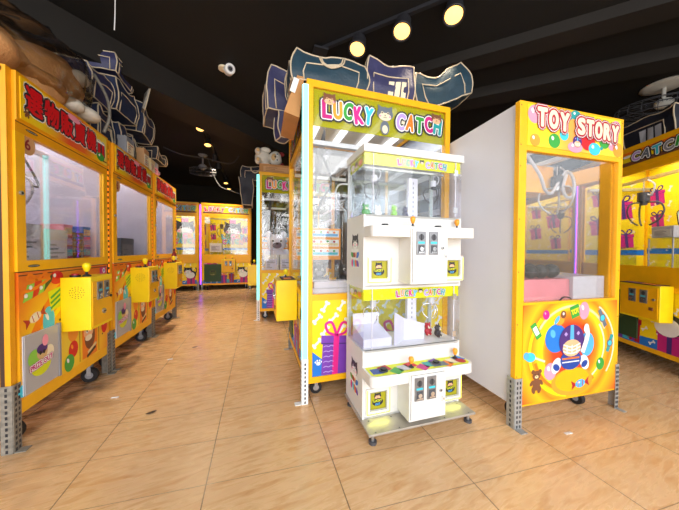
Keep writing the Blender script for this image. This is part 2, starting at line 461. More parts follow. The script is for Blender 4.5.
def coin_slot(parent, x, z, y, w=.05, h=.1):
    b = MB(); b.box((x-w/2, y-.006, z-h/2), (x+w/2, y, z+h/2), 'slot_steel')
    a = Art(b, front(y-.006))
    a.ell((x, z+h*.26), w*.3, w*.3, 'dgrey', 0, 14); a.rect(x-w*.06, z+h*.12, x+w*.06, z+h*.4, 'black')
    a.rect(x-w*.36, z-h*.02, x+w*.36, z+h*.07, 'cyan'); a.rect(x-w*.34, z-h*.42, x+w*.34, z-h*.08, 'dgrey')
    b.cyl((x, y-.006, z-h*.25), (x, y-.014, z-h*.25), w*.22, 'chrome', n=12)
    b.box((x-w*.3, y-.012, z-h*.42), (x+w*.3, y-.006, z-h*.36), 'chrome')
    return b.build('coin_slot', parent)
def joystick(parent, x, y, z, mat='orange_lt', s=1.0):
    b = MB(); b.lathe([(0, 0), (.02*s, 0), (.02*s, .004*s), (.012*s, .01*s), (.006*s, .012*s), (.006*s, .03*s)], (x, y, z), 'dark', 14)
    b.lathe([(.006*s, .025*s), (.011*s, .03*s), (.018*s, .05*s), (.019*s, .062*s), (.013*s, .074*s), (0, .077*s)], (x, y, z), mat, 16)
    return b.build('joystick', parent)
def claw(parent, x, y, z, s=1.0, drop=.1, mat='chrome', top='dgrey'):
    """three-prong claw hanging on a cable from (x, y, z)"""
    b = MB(); z1 = z-drop
    b.cyl((x, y, z), (x, y, z1), .004*s, 'lgrey', n=6)
    b.cyl((x, y, z1), (x, y, z1-.07*s), .035*s, top, n=16); b.cyl((x, y, z1-.07*s), (x, y, z1-.10*s), .022*s, mat, n=12)
    b.tube([(x+.03*s, y, z), (x+.08*s, y, z-.5*drop), (x+.06*s, y, z1-.03*s), (x+.03*s, y, z1-.02*s)], .006*s, 'lgrey', spline=5)
    o = b.build('claw', parent)
    for k in range(3):
        a = 2*PI*k/3+.5; c, q = math.cos(a), math.sin(a); p = MB()
        P = [(r*c*s+x, r*q*s+y, z1-h*s) for r, h in ((.02, .08), (.085, .09), (.11, .15), (.085, .22), (.035, .26))]
        p.tube(P, .006*s, mat, spline=5); p.build('prong', o)
    return o
def lampbox(name, loc, size, power, color=(1, .97, .92), rot=(0, 0, 0), parent=None, spread=None):
    l = bpy.data.lights.new(name, 'AREA'); l.shape = 'RECTANGLE'; l.size, l.size_y = size; l.energy = power; l.color = color
    if spread: l.spread = spread
    o = bpy.data.objects.new(name, l); COL.objects.link(o); o.location = loc; o.rotation_euler = rot
    if parent: o.parent = parent
    return o
# ------------------------------------------------------------------ left row machine (front faces local -y, origin at its front left foot)
def left_machine(name, label, loc, rz, num, W=.89, D=.80, H=1.905):
    t = thing(name, label, 'claw machine', loc, rz, 'yellow claw machines in the left row')
    zb = .17
    b = MB()                                                       # cabinet: yellow shell, pale inside
    b.box((0, .02, zb), (.022, D, H-.01), 'yellow_deep'); b.box((W-.022, .02, zb), (W, D, H-.01), 'yellow_deep')
    b.box((.022, D-.022, zb), (W-.022, D, H-.01), 'yellow_deep'); b.box((0, 0.02, H-.03), (W, D, H), 'yellow_deep')
    b.box((.022, .03, zb), (W-.022, D-.022, zb+.03), 'yellow_deep')
    b.box((.022, .03, .87), (W-.022, D-.022, .885), 'white_panel')  # deck
    b.box((.024, D-.032, .885), (W-.024, D-.023, H-.03), 'lavender')  # inside back
    b.box((.023, .03, .885), (.026, D-.03, H-.03), 'lavender'); b.box((W-.026, .03, .885), (W-.023, D-.03, H-.03), 'lavender')
    b.box((.0, .006, zb), (.03, .02, H), 'yellow_deep'); b.box((W-.03, .006, zb), (W, .02, H), 'yellow_deep')
    b.box((.03, .002, zb), (W-.03, .02, .235), 'yellow')           # sill under the print
    a = Art(b, side_l(0.0)); a.rect(-.045, .3, -.028, 1.84, 'brown_dk')   # door gap in the side
    b.build('cabinet', t)
    b = MB(); b.box((.03, -.012, 1.66), (W-.03, .02, H-.004), 'yellow_deep'); b.box((.05, -.016, 1.675), (W-.06, -.012, H-.02), 'header_print')
    a = Art(b, front(-.016))
    for i, ch in enumerate('選物販賣機'):
        a.base(2).text(ch, (.135+i*.125, 1.795), .13, 'red', 0, .005, [(.016, 'white'), (.011, 'dark')], .105)
    a.base(2).text('II', (.755, 1.775), .09, 'red', 0, .006, [(.014, 'white'), (.009, 'dark')], .07); a.rect(.70, 1.815, .80, 1.83, 'white')
    a.balloon((.745, 1.715), .05, .03, 'green', k=8); a.rect(.775, 1.69, .825, 1.70, 'brown')
    a.bear((.085, 1.715), .024, 'brown', k=2)
    a.base(12).ell((.45, 1.86), .06, .02, 'pink')
    b.build('header_panel', t)
    # window frame with a gap line round it
    b = MB(); x0, x1, z0, z1 = .03, W-.03, .90, 1.66
    b.box((x0, -.006, z0), (x1, .02, .955), 'yellow'); b.box((x0, -.006, 1.605), (x1, .02, z1), 'yellow_deep')
    b.box((x0, -.006, .955), (.085, .02, 1.605), 'yellow'); b.box((W-.085, -.006, .955), (x1, .02, 1.605), 'yellow')
    a = Art(b, front(-.006)); a.rect(x0, .895, x1, .899, 'brown_dk'); a.rect(x0, 1.652, x1, 1.656, 'brown_dk')
    for zz in (.925, 1.635): a.ell((.13, zz), .04, .007, 'dark', 0, 14); a.rect(.1, zz-.002, .16, zz+.002, 'galvanised')
    f = b.build('window_frame', t)
    b = MB(); b.box((.085, .004, .955), (W-.085, .009, 1.605), 'glass'); b.build('glass_pane', f)
    b = MB(); b.cyl((.055, -.006, 1.3), (.055, -.014, 1.3), .011, 'steel', n=14); b.cyl((.055, -.014, 1.3), (.055, -.015, 1.3), .006, 'dark', n=10); b.build('lock', f)
    b = MB(); a = Art(b, front(.002)); a.ell((.115, 1.565), .05, .055, 'tan'); a.text(str(num), (.115, 1.565), .055, 'red_dark', 0, .002); b.build('number_sticker', f)
    # printed lower panel
    b = MB(); b.box((.04, -.002, .235), (W-.04, .02, .895), 'lower_print'); a = Art(b, front(-.002))
    a.rect(.04, .876, W-.04, .881, 'brown_dk')
    a.base(1).stroke([(.10, .50), (.22, .68), (.40, .82), (.62, .86)], .05, 'orange'); a.stroke([(.06, .36), (.2, .56), (.42, .72)], .03, 'yellow_lemon')
    a.base(4).poly([(.06, .735), (.2, .775), (.22, .845), (.09, .825)], 'green_lt'); a.poly([(.2, .775), (.26, .83), (.27, .87), (.22, .845)], 'green_dk'); a.poly([(.12, .75), (.16, .765), (.2, .865), (.14, .84)], 'red'); a.stroke([(.05, .79), (.15, .805), (.25, .85)], .018, 'orange')
    for sg in (-1, 1): a.stroke([(.16, .845), (.16+sg*.05, .88), (.16+sg*.07, .855), (.16, .845)], .014, 'orange')
    for q in ((.08, .77), (.11, .81), (.18, .8)): a.ell(q, .012, .012, 'white', 0, 10)
    a.candy((.14, .645), .15, 'cream', 'crimson', .35, k=4)
    a.balloon((.30, .845), .055, .04, 'red', k=4); a.balloon((.235, .60), .045, .085, 'cyan', k=4)
    a.base(4).rot_rect((.29, .72), .1, .12, 'lime', .2)
    for y in (-.03, 0, .03): a.rot_rect((.29, .72+y), .09, .014, 'green', .5)
    a.base(4).ell((.44, .47), .05, .06, 'orange_lt'); a.balloon((.44, .36), .045, .055, 'red', 'orange_lt', k=6); a.balloon((.40, .285), .045, .055, 'green', k=10)
    a.base(4).rect(.53, .25, .70, .50, 'orange'); a.ell((.615, .39), .06, .09, 'brown'); a.ell((.60, .43), .055, .05, 'skin'); a.ell((.585, .44), .016, .022, 'white', 0, 12); a.ell((.584, .44), .008, .013, 'black', 0, 10); a.ell((.625, .44), .012, .018, 'white', 0, 12); a.ell((.6, .385), .04, .022, 'cream'); a.rot_rect((.64, .30), .11, .022, 'sand', .4); a.rot_rect((.63, .275), .11, .022, 'brown_dk', .4)
    a.base(4).balloon((.80, .42), .04, .06, 'red'); a.base(10).rect(.72, .25, .725, .5, 'brown_dk'); a.rect(.5, .25, .505, .5, 'brown_dk')
    a.base(4).ell((.065, .285), .04, .035, 'cyan'); a.base(12).rect(.745, .825, .83, .875, 'magenta'); a.ell((.8, .85), .018, .02, 'white', 0, 14); a.ell((.8, .85), .010, .012, 'purple', 0, 12)
    for q in ((.07, .555), (.32, .585), (.77, .36)): a.base(16).ell(q, .007, .007, 'dark', 0, 10)
    b.build('printed_panel', t)
    b = MB(); b.box((.052, -.014, .255), (.295, -.0115, .565), 'flap_plastic'); b.box((.052, -.006, .255), (.295, -.003, .565), 'white_panel'); b.box((.29, -.018, .25), (.305, -.003, .57), 'grey')
    a = Art(b, front(-.0145))
    a.ell((.155, .38), .07, .058, 'lime'); a.ell((.11, .43), .042, .046, 'green_lt'); a.ell((.215, .43), .034, .04, 'cream'); a.ell((.163, .445), .038, .042, 'plush_cream'); a.ell((.163, .465), .038, .027, 'purple_dk'); a.ell((.185, .505), .022, .032, 'pink')
    a.ell((.15, .445), .009, .012, 'black', 0, 10); a.ell((.175, .445), .009, .012, 'black', 0, 10)
    a.text('PRIZE OUT', (.16, .39), .028, 'magenta', .15, .0015, [(.007, 'red_dark'), (.0045, 'white')], .155)
    b.build('prize_flap', t)
    # control box
    bx0, bx1, bz0, bz1, by = .325, .575, .505, .84, -.155
    b = MB(); b.box((bx0, by, bz0), (bx1, -.003, bz1), 'yellow_box')
    cb = b.build('control_box', t, .004)
    b = MB(); a = Art(b, side_l(bx0-.0002), .0003)
    for r, n in ((.012, 6), (.024, 10), (.036, 14)):
        for k in range(n): a.base(1).ell((.085+r*math.cos(2*PI*k/n), .745+r*math.sin(2*PI*k/n)), .0028, .0028, 'brown_dk', 0, 8)
    b.build('speaker_grille', cb)
    b = MB(); b.box((bx0+.012, by-.004, bz0+.02), (bx1-.012, by, bz1-.03), 'yellow'); a = Art(b, front(by-.004)); a.rect(bx0+.012, bz0+.2, bx1-.012, bz0+.202, 'brown_dk')
    dr = b.build('coin_door', cb)
    coin_slot(dr, bx0+.085, .745, by-.004, .056, .115); coin_slot(dr, bx0+.165, .745, by-.004, .056, .115)
    b = MB(); b.cyl((bx0+.13, by-.004, .60), (bx0+.13, by-.012, .60), .017, 'steel', n=16); b.box((bx0+.117, by-.015, .597), (bx0+.143, by-.011, .603), 'dark'); b.build('lock', dr); b = MB(); b.cyl((bx0+.215, by-.004, .69), (bx0+.215, by-.012, .69), .009, 'dark', n=12); b.build('keyhole', dr)
    joystick(cb, bx0+.07, -.10, bz1, 'yellow_lemon', 1.15)
    b = MB(); b.cyl((bx0+.035, -.06, bz1), (bx0+.035, -.06, bz1+.012), .026, 'black', n=18); b.cyl((bx0+.035, -.06, bz1+.012), (bx0+.035, -.06, bz1+.02), .018, 'crimson', n=16); b.build('push_button', cb)
    # inside: claw on a rail, light bar, cable
    b = MB(); b.box((.03, .36, 1.70), (W-.03, .39, 1.73), 'steel'); b.box((.40, .05, 1.67), (.44, D-.05, 1.70), 'steel'); b.build('gantry_rail', t)
    claw(t, .52, .375, 1.69, 1.25, .10, 'steel', 'grey')
    b = MB(); b.tube([(.06, .2, 1.58), (.2, .25, 1.50), (.4, .3, 1.52), (.5, .36, 1.66)], .009, 'lgrey', spline=6); b.tube([(.62, .36, 1.66), (.66, .3, 1.48), (.6, .28, 1.44), (.55, .33, 1.55)], .007, 'dgrey', spline=6); b.build('cable', t)
    b = MB(); b.box((.06, .05, H-.055), (W-.06, .09, H-.032), 'led_white'); b.build('inner_light', t)
    b = MB(); b.box((.03, D-.10, 1.42), (W-.03, D-.06, 1.46), 'yellow'); b.build('inner_rail', t)
    # orange light strip on the right post, feet, wheels
    b = MB(); b.box((W-.028, -.002, .5), (W-.004, .006, H-.04), 'brown_dk')
    for i in range(30): z = .52+i*.044; b.box((W-.022, -.005, z), (W-.010, -.002, z+.022), 'led_orange')
    b.build('light_strip', t)
    angle_foot(t, -.002, 0, 1, 1, .34, .046, 'galvanised_old', .045)
    angle_foot(t, W+.002, 0, -1, 1, .34, .05, 'galvanised_old', .06)
    angle_foot(t, -.002, D, 1, -1, .34, .05, 'galvanised_old'); angle_foot(t, W+.002, D, -1, -1, .34, .05, 'galvanised_old')
    caster(t, .12, .09, .052, zb); caster(t, W-.13, .07, .052, zb); caster(t, .12, D-.1, .052, zb); caster(t, W-.13, D-.1, .052, zb)
    lampbox('machine_lamp', (W/2, .4, H-.06), (.7, .5), 4, (1, .98, 1), parent=t)
    return t

XL = -1.153
LM = [left_machine('claw_machine', 'yellow claw machine with red lettering, nearest the viewer in the left row', (XL, 1.696, 0), PI/2, 6)]
for y, lab in ((2.613, 'yellow claw machine with red lettering, middle one of the left row'), (3.522, 'yellow claw machine with red lettering, farthest of the left row')):
    LM.append(dup(LM[0], (XL, y, 0), PI/2, lab))

# ------------------------------------------------------------------ large machine with see-through sides
LETTER = ['magenta', 'orange_lt', 'green', 'pink_hot', 'cyan', 'cyan', 'lilac', 'orange', 'green', 'magenta', 'teal']
OUT = [(.019, 'dark'), (.0075, 'white')]
def big_machine(name, label, loc, rz, W, D, H, style, group):
    t = thing(name, label, 'claw machine', loc, rz, group)
    mid = style == 'aisle'
    zb, zd, zh = .125, .70, H-(.19 if style == 'right' else .27)
    yl = 'yellow'
    b = MB(); p = .042
    for x in (0, W-p):
        for y in (0, D-p): b.box((x, y, zb), (x+p, y+p, H), yl)
    for z0, z1 in ((zb, zb+.04), (zd-.02, zd+.02), (H-.045, H)):
        b.box((p, 0, z0), (W-p, p, z1), yl); b.box((p, D-p, z0), (W-p, D, z1), yl)
        b.box((0, p, z0), (p, D-p, z1), yl); b.box((W-p, p, z0), (W, D-p, z1), yl)
    b.box((p, .002, zh-.03), (W-p, p, zh+.012), yl)
    b.box((p, p, zb), (W-p, D-p, zb+.02), 'dgrey'); b.box((p, p, H-.02), (W-p, D-p, H-.002), 'offwhite'); b.box((p, p, H-.001), (W-p, D-p, H), 'dark')
    b.build('frame', t, .004)
    b = MB(); b.box((.02, .03, zd-.015), (W-.02, D-.02, zd), 'white_panel'); b.build('deck', t)
    # front print
    b = MB(); b.box((p, .008, zb+.04), (W-p, .02, zd-.02), 'bone_yellow'); a = Art(b, front(.008))
    u0, u1, v0, v1 = p, W-p, zb+.04, zd-.02
    a.poly([(u0, v0), (u1, v0), (u1, v0+.10), (u0+.5*W, v0+.07), (u0, v0+.09)], 'blue')
    for i in range(9):
        for j in range(5): a.bone((u0+.06+i*.125+(j % 2)*.06, v0+.05+j*.105), .055, 'white', .6+(i+j) % 3*.5, 2) if u0+.1+i*.125+(j % 2)*.06 < u1 else None
    a.base(8).ell((.17, v1-.06), .11, .055, 'pink_hot'); a.ell((.30, v1-.05), .07, .045, 'magenta'); a.ell((.05+p, v1-.04), .04, .04, 'pink')
    a.gift((W*.45, v0+.1), .15, .2, 'purple', 'pink_hot', .05, 8); a.gift((W*.60, v0+.12), .13, .22, 'crimson', 'purple', -.05, 8)
    a.base(8).rect(W*.5, v0+.01, W*.56, v0+.1, 'cyan'); a.gift((W*.86, v0+.09), .19, .2, 'magenta', 'purple_dk', 0, 8)
    a.base(14).ell((W*.86, v0+.24), .11, .09, 'dark'); a.ell((W*.84, v0+.22), .10, .08, 'white')
    a.cat((W*.80, v0+.33), .085, 'dark', 'white', None, 18); a.stroke([(W*.93, v0+.25), (W*.965, v0+.34), (W*.94, v0+.40)], .025, 'dark')
    b.build('front_print', t)
    # chute door, coin box
    b = MB(); b.box((.065 if style != 'right' else .34, -.004, .205), (.455 if style == 'wall' else (.28 if mid else .73), .008, .645), 'green_dk'); a = Art(b, front(-.004))
    cx = .26 if style == 'wall' else (.175 if mid else .52)
    a.poly([(cx+.09*math.cos(k*PI/3+.52), .43+.09*math.sin(k*PI/3+.52)) for k in range(6)], 'olive'); a.cat((cx, .455), .04, 'dark', 'olive', None, 3, 'olive'); a.text('LUCKY', (cx, .39), .022, 'sand', 0, 0, None, .09)
    b.build('prize_door', t, .002)
    if mid: bx0, bx1, bz0, bz1, by = W-.70, W-.408, .45, .775, -.163
    else: bx0, bx1, bz0, bz1, by = (.475, .785, .44, .775, -.13) if style == 'wall' else (.67, 1.02, .43, .735, -.10)
    b = MB(); b.box((bx0, by, bz0), (bx1, .0, bz1), 'yellow_box')
    cb = b.build('control_box', t, .004)
    b = MB(); b.box((bx0+.014, by-.004, bz0+.02), (bx1-.014, by, bz1-.02), 'yellow'); dr = b.build('coin_door', cb)
    m = (bx0+bx1)/2
    coin_slot(dr, m-.05, bz1-.105, by-.004, .06, .115); coin_slot(dr, m+.05, bz1-.105, by-.004, .06, .115)
    b = MB(); b.cyl((bx1-.04, by-.004, bz1-.12), (bx1-.04, by-.013, bz1-.12), .01, 'steel', n=12); b.build('lock', dr); b = MB(); b.box((bx1-.075, by-.012, bz0+.09), (bx1-.045, by-.004, bz0+.115), 'brown'); b.build('return_button', dr)
    joystick(cb, bx0+.08, -.07, bz1, 'yellow_lemon', 1.0) if style != 'right' else None; joystick(cb, bx1-.07, -.07, bz1, 'yellow_lemon', 1.0) if style == 'wall' else None
    b = MB(); b.box((bx0+.02, -.12, bz1), (bx1-.02, -.01, bz1+.006), 'brown_dk'); a = Art(b, flat(bz1+.006)); a.rect(bx0+.03, -.11, m-.01, -.03, 'purple_dk'); a.rect(m, -.1, bx1-.03, -.04, 'orange'); b.build('control_plate', cb)
    # windows
    b = MB(); b.box((p, .012, zd+.02), (W-p, .017, zh-.03), 'glass'); b.build('front_glass', t)
    if not mid: b = MB(); b.box((p, .008, zd+.02), (p+.035, .02, zh-.03), yl); b.box((W-p-.035, .008, zd+.02), (W-p, .02, zh-.03), yl); b.box((p, .008, zh-.075), (W-p, .02, zh-.03), yl); b.box((p, .008, zd+.02), (W-p, .02, zd+.19), yl); b.build('window_frame', t)
    # front header
    b = MB(); b.box((p, .006, zh+.012), (W-p, .02, H-.045), 'bone_yellow'); a = Art(b, front(.006))
    hv = (zh+H-.03)/2
    a.rect(p, zh+.012, W-p, zh+.05, 'brown'); a.rect(p, H-.07, W-p, H-.045, 'orange')
    for k in range(3): a.base(3).ell((W*(.22+.28*k), H-.085), .045, .012, 'white', 0, 16)
    a.words('LUCKY CATCH', p+.03, W-p-.03, hv, .10 if style != 'right' else .075, LETTER if mid else ['red', 'pink_hot', 'red', 'crimson', 'red', 'grey', 'lilac', 'slate', 'cyan', 'grey', 'green'], OUT, 6)
    b.build('header_panel', t)
    # sides
    for sd in ((1, -1) if mid else (1, -1)):
        X = W if sd > 0 else 0
        fn = side_r(X-.010) if sd > 0 else side_l(X+.010)
        U = (lambda q: q) if sd > 0 else (lambda q: q-D)
        xa, xb = (W-.022, W-.010) if sd > 0 else (.010, .022)
        gx0, gx1 = (W-.018, W-.013) if sd > 0 else (.013, .018)
        if mid or sd > 0: b = MB(); b.box((gx0, p, zd+.02), (gx1, D-p, H-.045), 'glass'); b.build('side_glass', t)
        else:
            b = MB(); b.box((gx0, p, zd+.02), (gx1, D-p, H-.045), 'poster_print'); a = Art(b, lambda u, v, d: (gx1+d, u, v))
            for i in range(6):
                for j in range(8): a.bone((.1+i*.15, .82+j*.14), .06, 'cream', .6+(i+j) % 2*.6, 1)
            for q, s_ in (((.46, 1.50), .20), ((.20, 1.30), .17), ((.50, 1.14), .16), ((.20, 1.62), .14)): a.gift(q, s_, s_, 'magenta', 'purple_dk', .12, 8)
            a.base(8).rect(p, .98, D-p, 1.04, 'blue')
            b.build('side_poster', t)
        if mid and sd > 0:
            b = MB(); b.box((gx0-.004 if sd > 0 else gx1+.002, p, zh-.02), (gx0-.002 if sd > 0 else gx1+.004, D-p, H-.045), 'lime_film')
            a = Art(b, side_r(gx1) if sd > 0 else side_l(gx0))
            a.base(2)
            for k in range(7):
                a.base(2).ell((U(.12+k*.15), H-.12-(k % 3)*.05), .022, .022, 'cream', 0, 5)
            a.words('LUCKY', U(.10), U(.48), H-.165, .112, LETTER, OUT, 8, .12, 3)
            a.words('CATCH', U(.66), U(1.06), H-.165, .112, LETTER[6:], OUT, 8, .09, 4)
            a.cat((U(.155), H-.105), .042, 'brown', 'skin', None, 20); a.cat((U(.57), H-.135), .058, 'slate', 'cream', None, 20); a.base(28).ell((U(.57), H-.235), .036, .05, 'slate'); a.ell((U(.57), H-.245), .022, .03, 'cream'); a.cat((U(1.01), H-.105), .042, 'brown', 'skin', None, 20)
            b.build('side_header_film', t)
        b = MB(); b.box((xa, p, zb+.04), (xb, D-p, zd-.02), 'bone_yellow'); a = Art(b, fn)
        q0, q1 = U(p), U(D-p)
        a.poly([(q0, v0), (q0+.36, v0), (q0+.12, v0+.07), (q0, v0+.17)], 'blue'); a.paw((q0+.045, v0+.085), .028, 'white', 3)
        for i in range(12):
            for j in range(6):
                u, v = q0+.035+i*.115+(j % 2)*.055, v0+.06+j*.082
                if u < q1-.03 and (v-v0) > .2-.4*(u-q0) and not (.06 < u-q0 < .30 and v-v0 < .3): a.bone((u, v), .075, 'white', .75+(j % 2)*.25, 4)
        for cxx, gw, gh in ((.17, .20, .27), (.62, .22, .25)):
            a.gift((q0+cxx, v0+gh*.5-.004), gw, gh, 'purple', 'pink_hot', -.06, 12)
            for k in range(6): a.base(26).stroke([(q0+cxx-gw*.46+gw*.09*s_, v0+.02+k*gh*.13+(.006 if s_ % 2 else 0)) for s_ in range(5)], .006, 'lilac', 3)
        b.build('side_print', t)
    # back
    b = MB(); b.box((p, D-.03, zd), (W-p, D-.012, H-.045), 'poster_print' if not mid else 'back_grey'); a = Art(b, front(D-.03))
    b.box((p, D-.02, zb+.04), (W-p, D-.01, zd), 'bone_yellow')
    if not mid:
        for q, s_ in (((.14, 1.62), .16), ((.15, 1.36), .14), ((W-.17, 1.56), .17), ((W-.15, 1.3), .15)): a.gift(q, s_, s_*.95, 'magenta', 'purple_dk', .1, 2)
        for i in range(7):
            for j in range(6): a.bone((.1+i*.16, .9+j*.16), .06, 'cream', .6+(i % 2)*.6, 1)
        a.cat((W*.56, 1.58), .22, 'dark', 'white', 'magenta', 10)
        a.base(20).ell((W*.56, 1.33), .17, .06, 'lgrey')
        a.words('LUCKY', W*.30, W*.82, 1.385, .12, ['cyan', 'green', 'pink_hot', 'orange', 'teal'], OUT, 24); a.words('CATCH', W*.32, W*.80, 1.24, .12, ['pink_hot', 'cyan', 'crimson', 'green', 'orange'], OUT, 24)
        a.base(2).rect(p, 1.0, W-p, 1.06, 'blue')
    else:
        for k in range(5): a.base(2).rect(p+.03, 1.15+k*.16, W-p-.03, 1.20+k*.16, 'lgrey')
    b.build('back_panel', t)
    # ceiling lights, gantry, claw
    b = MB()
    if mid:
        for k in range(4):
            y = .16+k*.26; b.box((.12, y, H-.05), (W-.12, y+.05, H-.022), 'led_white')
    else: b.box((.1, .10, H-.05), (W-.1, .14, H-.024), 'led_white')
    b.build('inner_light', t)
    b = MB(); zg = zh-.12
    b.box((.05, .05, zg), (.08, D-.05, zg+.03), 'steel'); b.box((W-.10, .05, zg), (W-.07, D-.05, zg+.03), 'steel'); b.box((.08, D*.42, zg+.03), (W-.08, D*.42+.03, zg+.06), 'steel')
    b.build('gantry_rail', t)
    claw(t, W*.36 if not mid else W*.55, D*.42, zg+.03, 1.3, .12 if not mid else .08, 'dgrey' if not mid else 'steel')
    if mid:
        b = MB()
        for k in range(6): b.tube([(W*.5, .25, H-.06), (W*.55, .22-.012*k, H-.35), (W*.6, .12+.006*k, H-.62)], .0035, 'dgrey', 5, spline=4)
        b.tube([(W-.1, .12, 1.7), (W-.12, .2, 1.52), (W-.16, .14, 1.38), (W-.1, .1, 1.3)], .008, 'dgrey', spline=6)
        b.build('cable', t)
        b = MB(); b.box((.10, .03, .92), (.115, .52, 1.24), 'orange_lt'); a = Art(b, side_r(.115))
        for k, m_ in enumerate(('cyan', 'sand', 'blue_lt')):
            a.base(1).rect(.06, .96+k*.095, .50, 1.03+k*.095, 'white'); a.rect(.07, .97+k*.095, .49, .995+k*.095, m_)
            for j in range(6): a.base(4).ell((.1+j*.07, 1.01+k*.095), .014, .012, ('crimson', 'orange', 'green')[(j+k) % 3], 0, 10)
        b.build('price_board', t)
        b = MB(); b.box((W-.013, -.026, .295), (W+.012, .010, H-.045), 'white'); b.box((W+.012, -.022, .30), (W+.016, .006, H-.05), 'led_cyan'); b.box((W-.010, -.030, .30), (W+.008, -.026, H-.05), 'led_cyan'); b.build('light_strip', t)
        angle_foot(t, W+.014, -.028, -1, 1, .30, .042, 'white', .04)
    else:
        b = MB(); b.box((-.028, -.012, zb+.02), (-.002, .012, H-.05), 'lilac'); b.box((-.026, -.016, zb+.03), (-.004 if style == 'wall' else -.016, -.012, H-.06), 'led_purple' if style == 'wall' else 'led_blue'); b.box((-.012, -.016, zb+.03), (-.004, -.0125, H-.06), 'led_pink' if style == 'right' else 'led_purple'); b.build('light_strip', t)
        angle_foot(t, W, 0, -1, 1, zb+.1, .04)
        # acrylic stands and a white box on the deck
    angle_foot(t, 0, 0, 1, 1, zb+.1, .04); angle_foot(t, 0, D, 1, -1, zb+.1, .04); angle_foot(t, W, D, -1, -1, zb+.1, .04)
    caster(t, .12, .10, .042, zb, hub='steel'); caster(t, W-.11, .09, .042, zb, hub='steel'); caster(t, .12, D-.1, .042, zb, hub='steel'); caster(t, W-.12, D-.12, .042, zb, hub='steel')
    lampbox('machine_lamp', (W/2, D/2, H-.06), (W*.7, D*.7), 4 if mid else (5 if style == 'wall' else 8), (1, .98, .95), parent=t)
    return t

AIS = 'large machines in the middle row'
A1 = big_machine('glass_sided_claw_machine', 'large yellow claw machine with clear sides, directly behind the small white machine', (.307, 2.693, 0), -PI/2, 1.0, 1.13, 2.136, 'aisle', AIS)
A2 = dup(A1, (.02, 4.90, 0), -PI/2, 'large yellow claw machine with clear sides, farther down the middle row under a plush toy')
BK = 'large machines along the back'
B1 = big_machine('poster_claw_machine', 'large yellow claw machine at the back, right of the purple light strip', (-1.322, 7.13, 0), 0, 1.155, .95, 2.165, 'wall', BK)
B2 = dup(B1, (-2.535, 7.13, 0), 0, 'large yellow claw machine at the back, left of the purple light strip')
RA = math.radians(25)
# right row: front faces left; local x runs towards the viewer
e = Vector((math.sin(RA), math.cos(RA), 0)); c0 = Vector((3.47, 1.64, 0))+e*.53
s_ = 2.02/2.165
R1 = big_machine('poster_claw_machine', 'large yellow claw machine on the right, cut by the picture edge', c0, -PI/2-RA, 1.155, .72, 2.03, 'right', 'large machines along the right')
R2 = dup(R1, c0+e*1.19, -PI/2-RA, 'large yellow claw machine on the right, seen through the glass of the white-sided one')
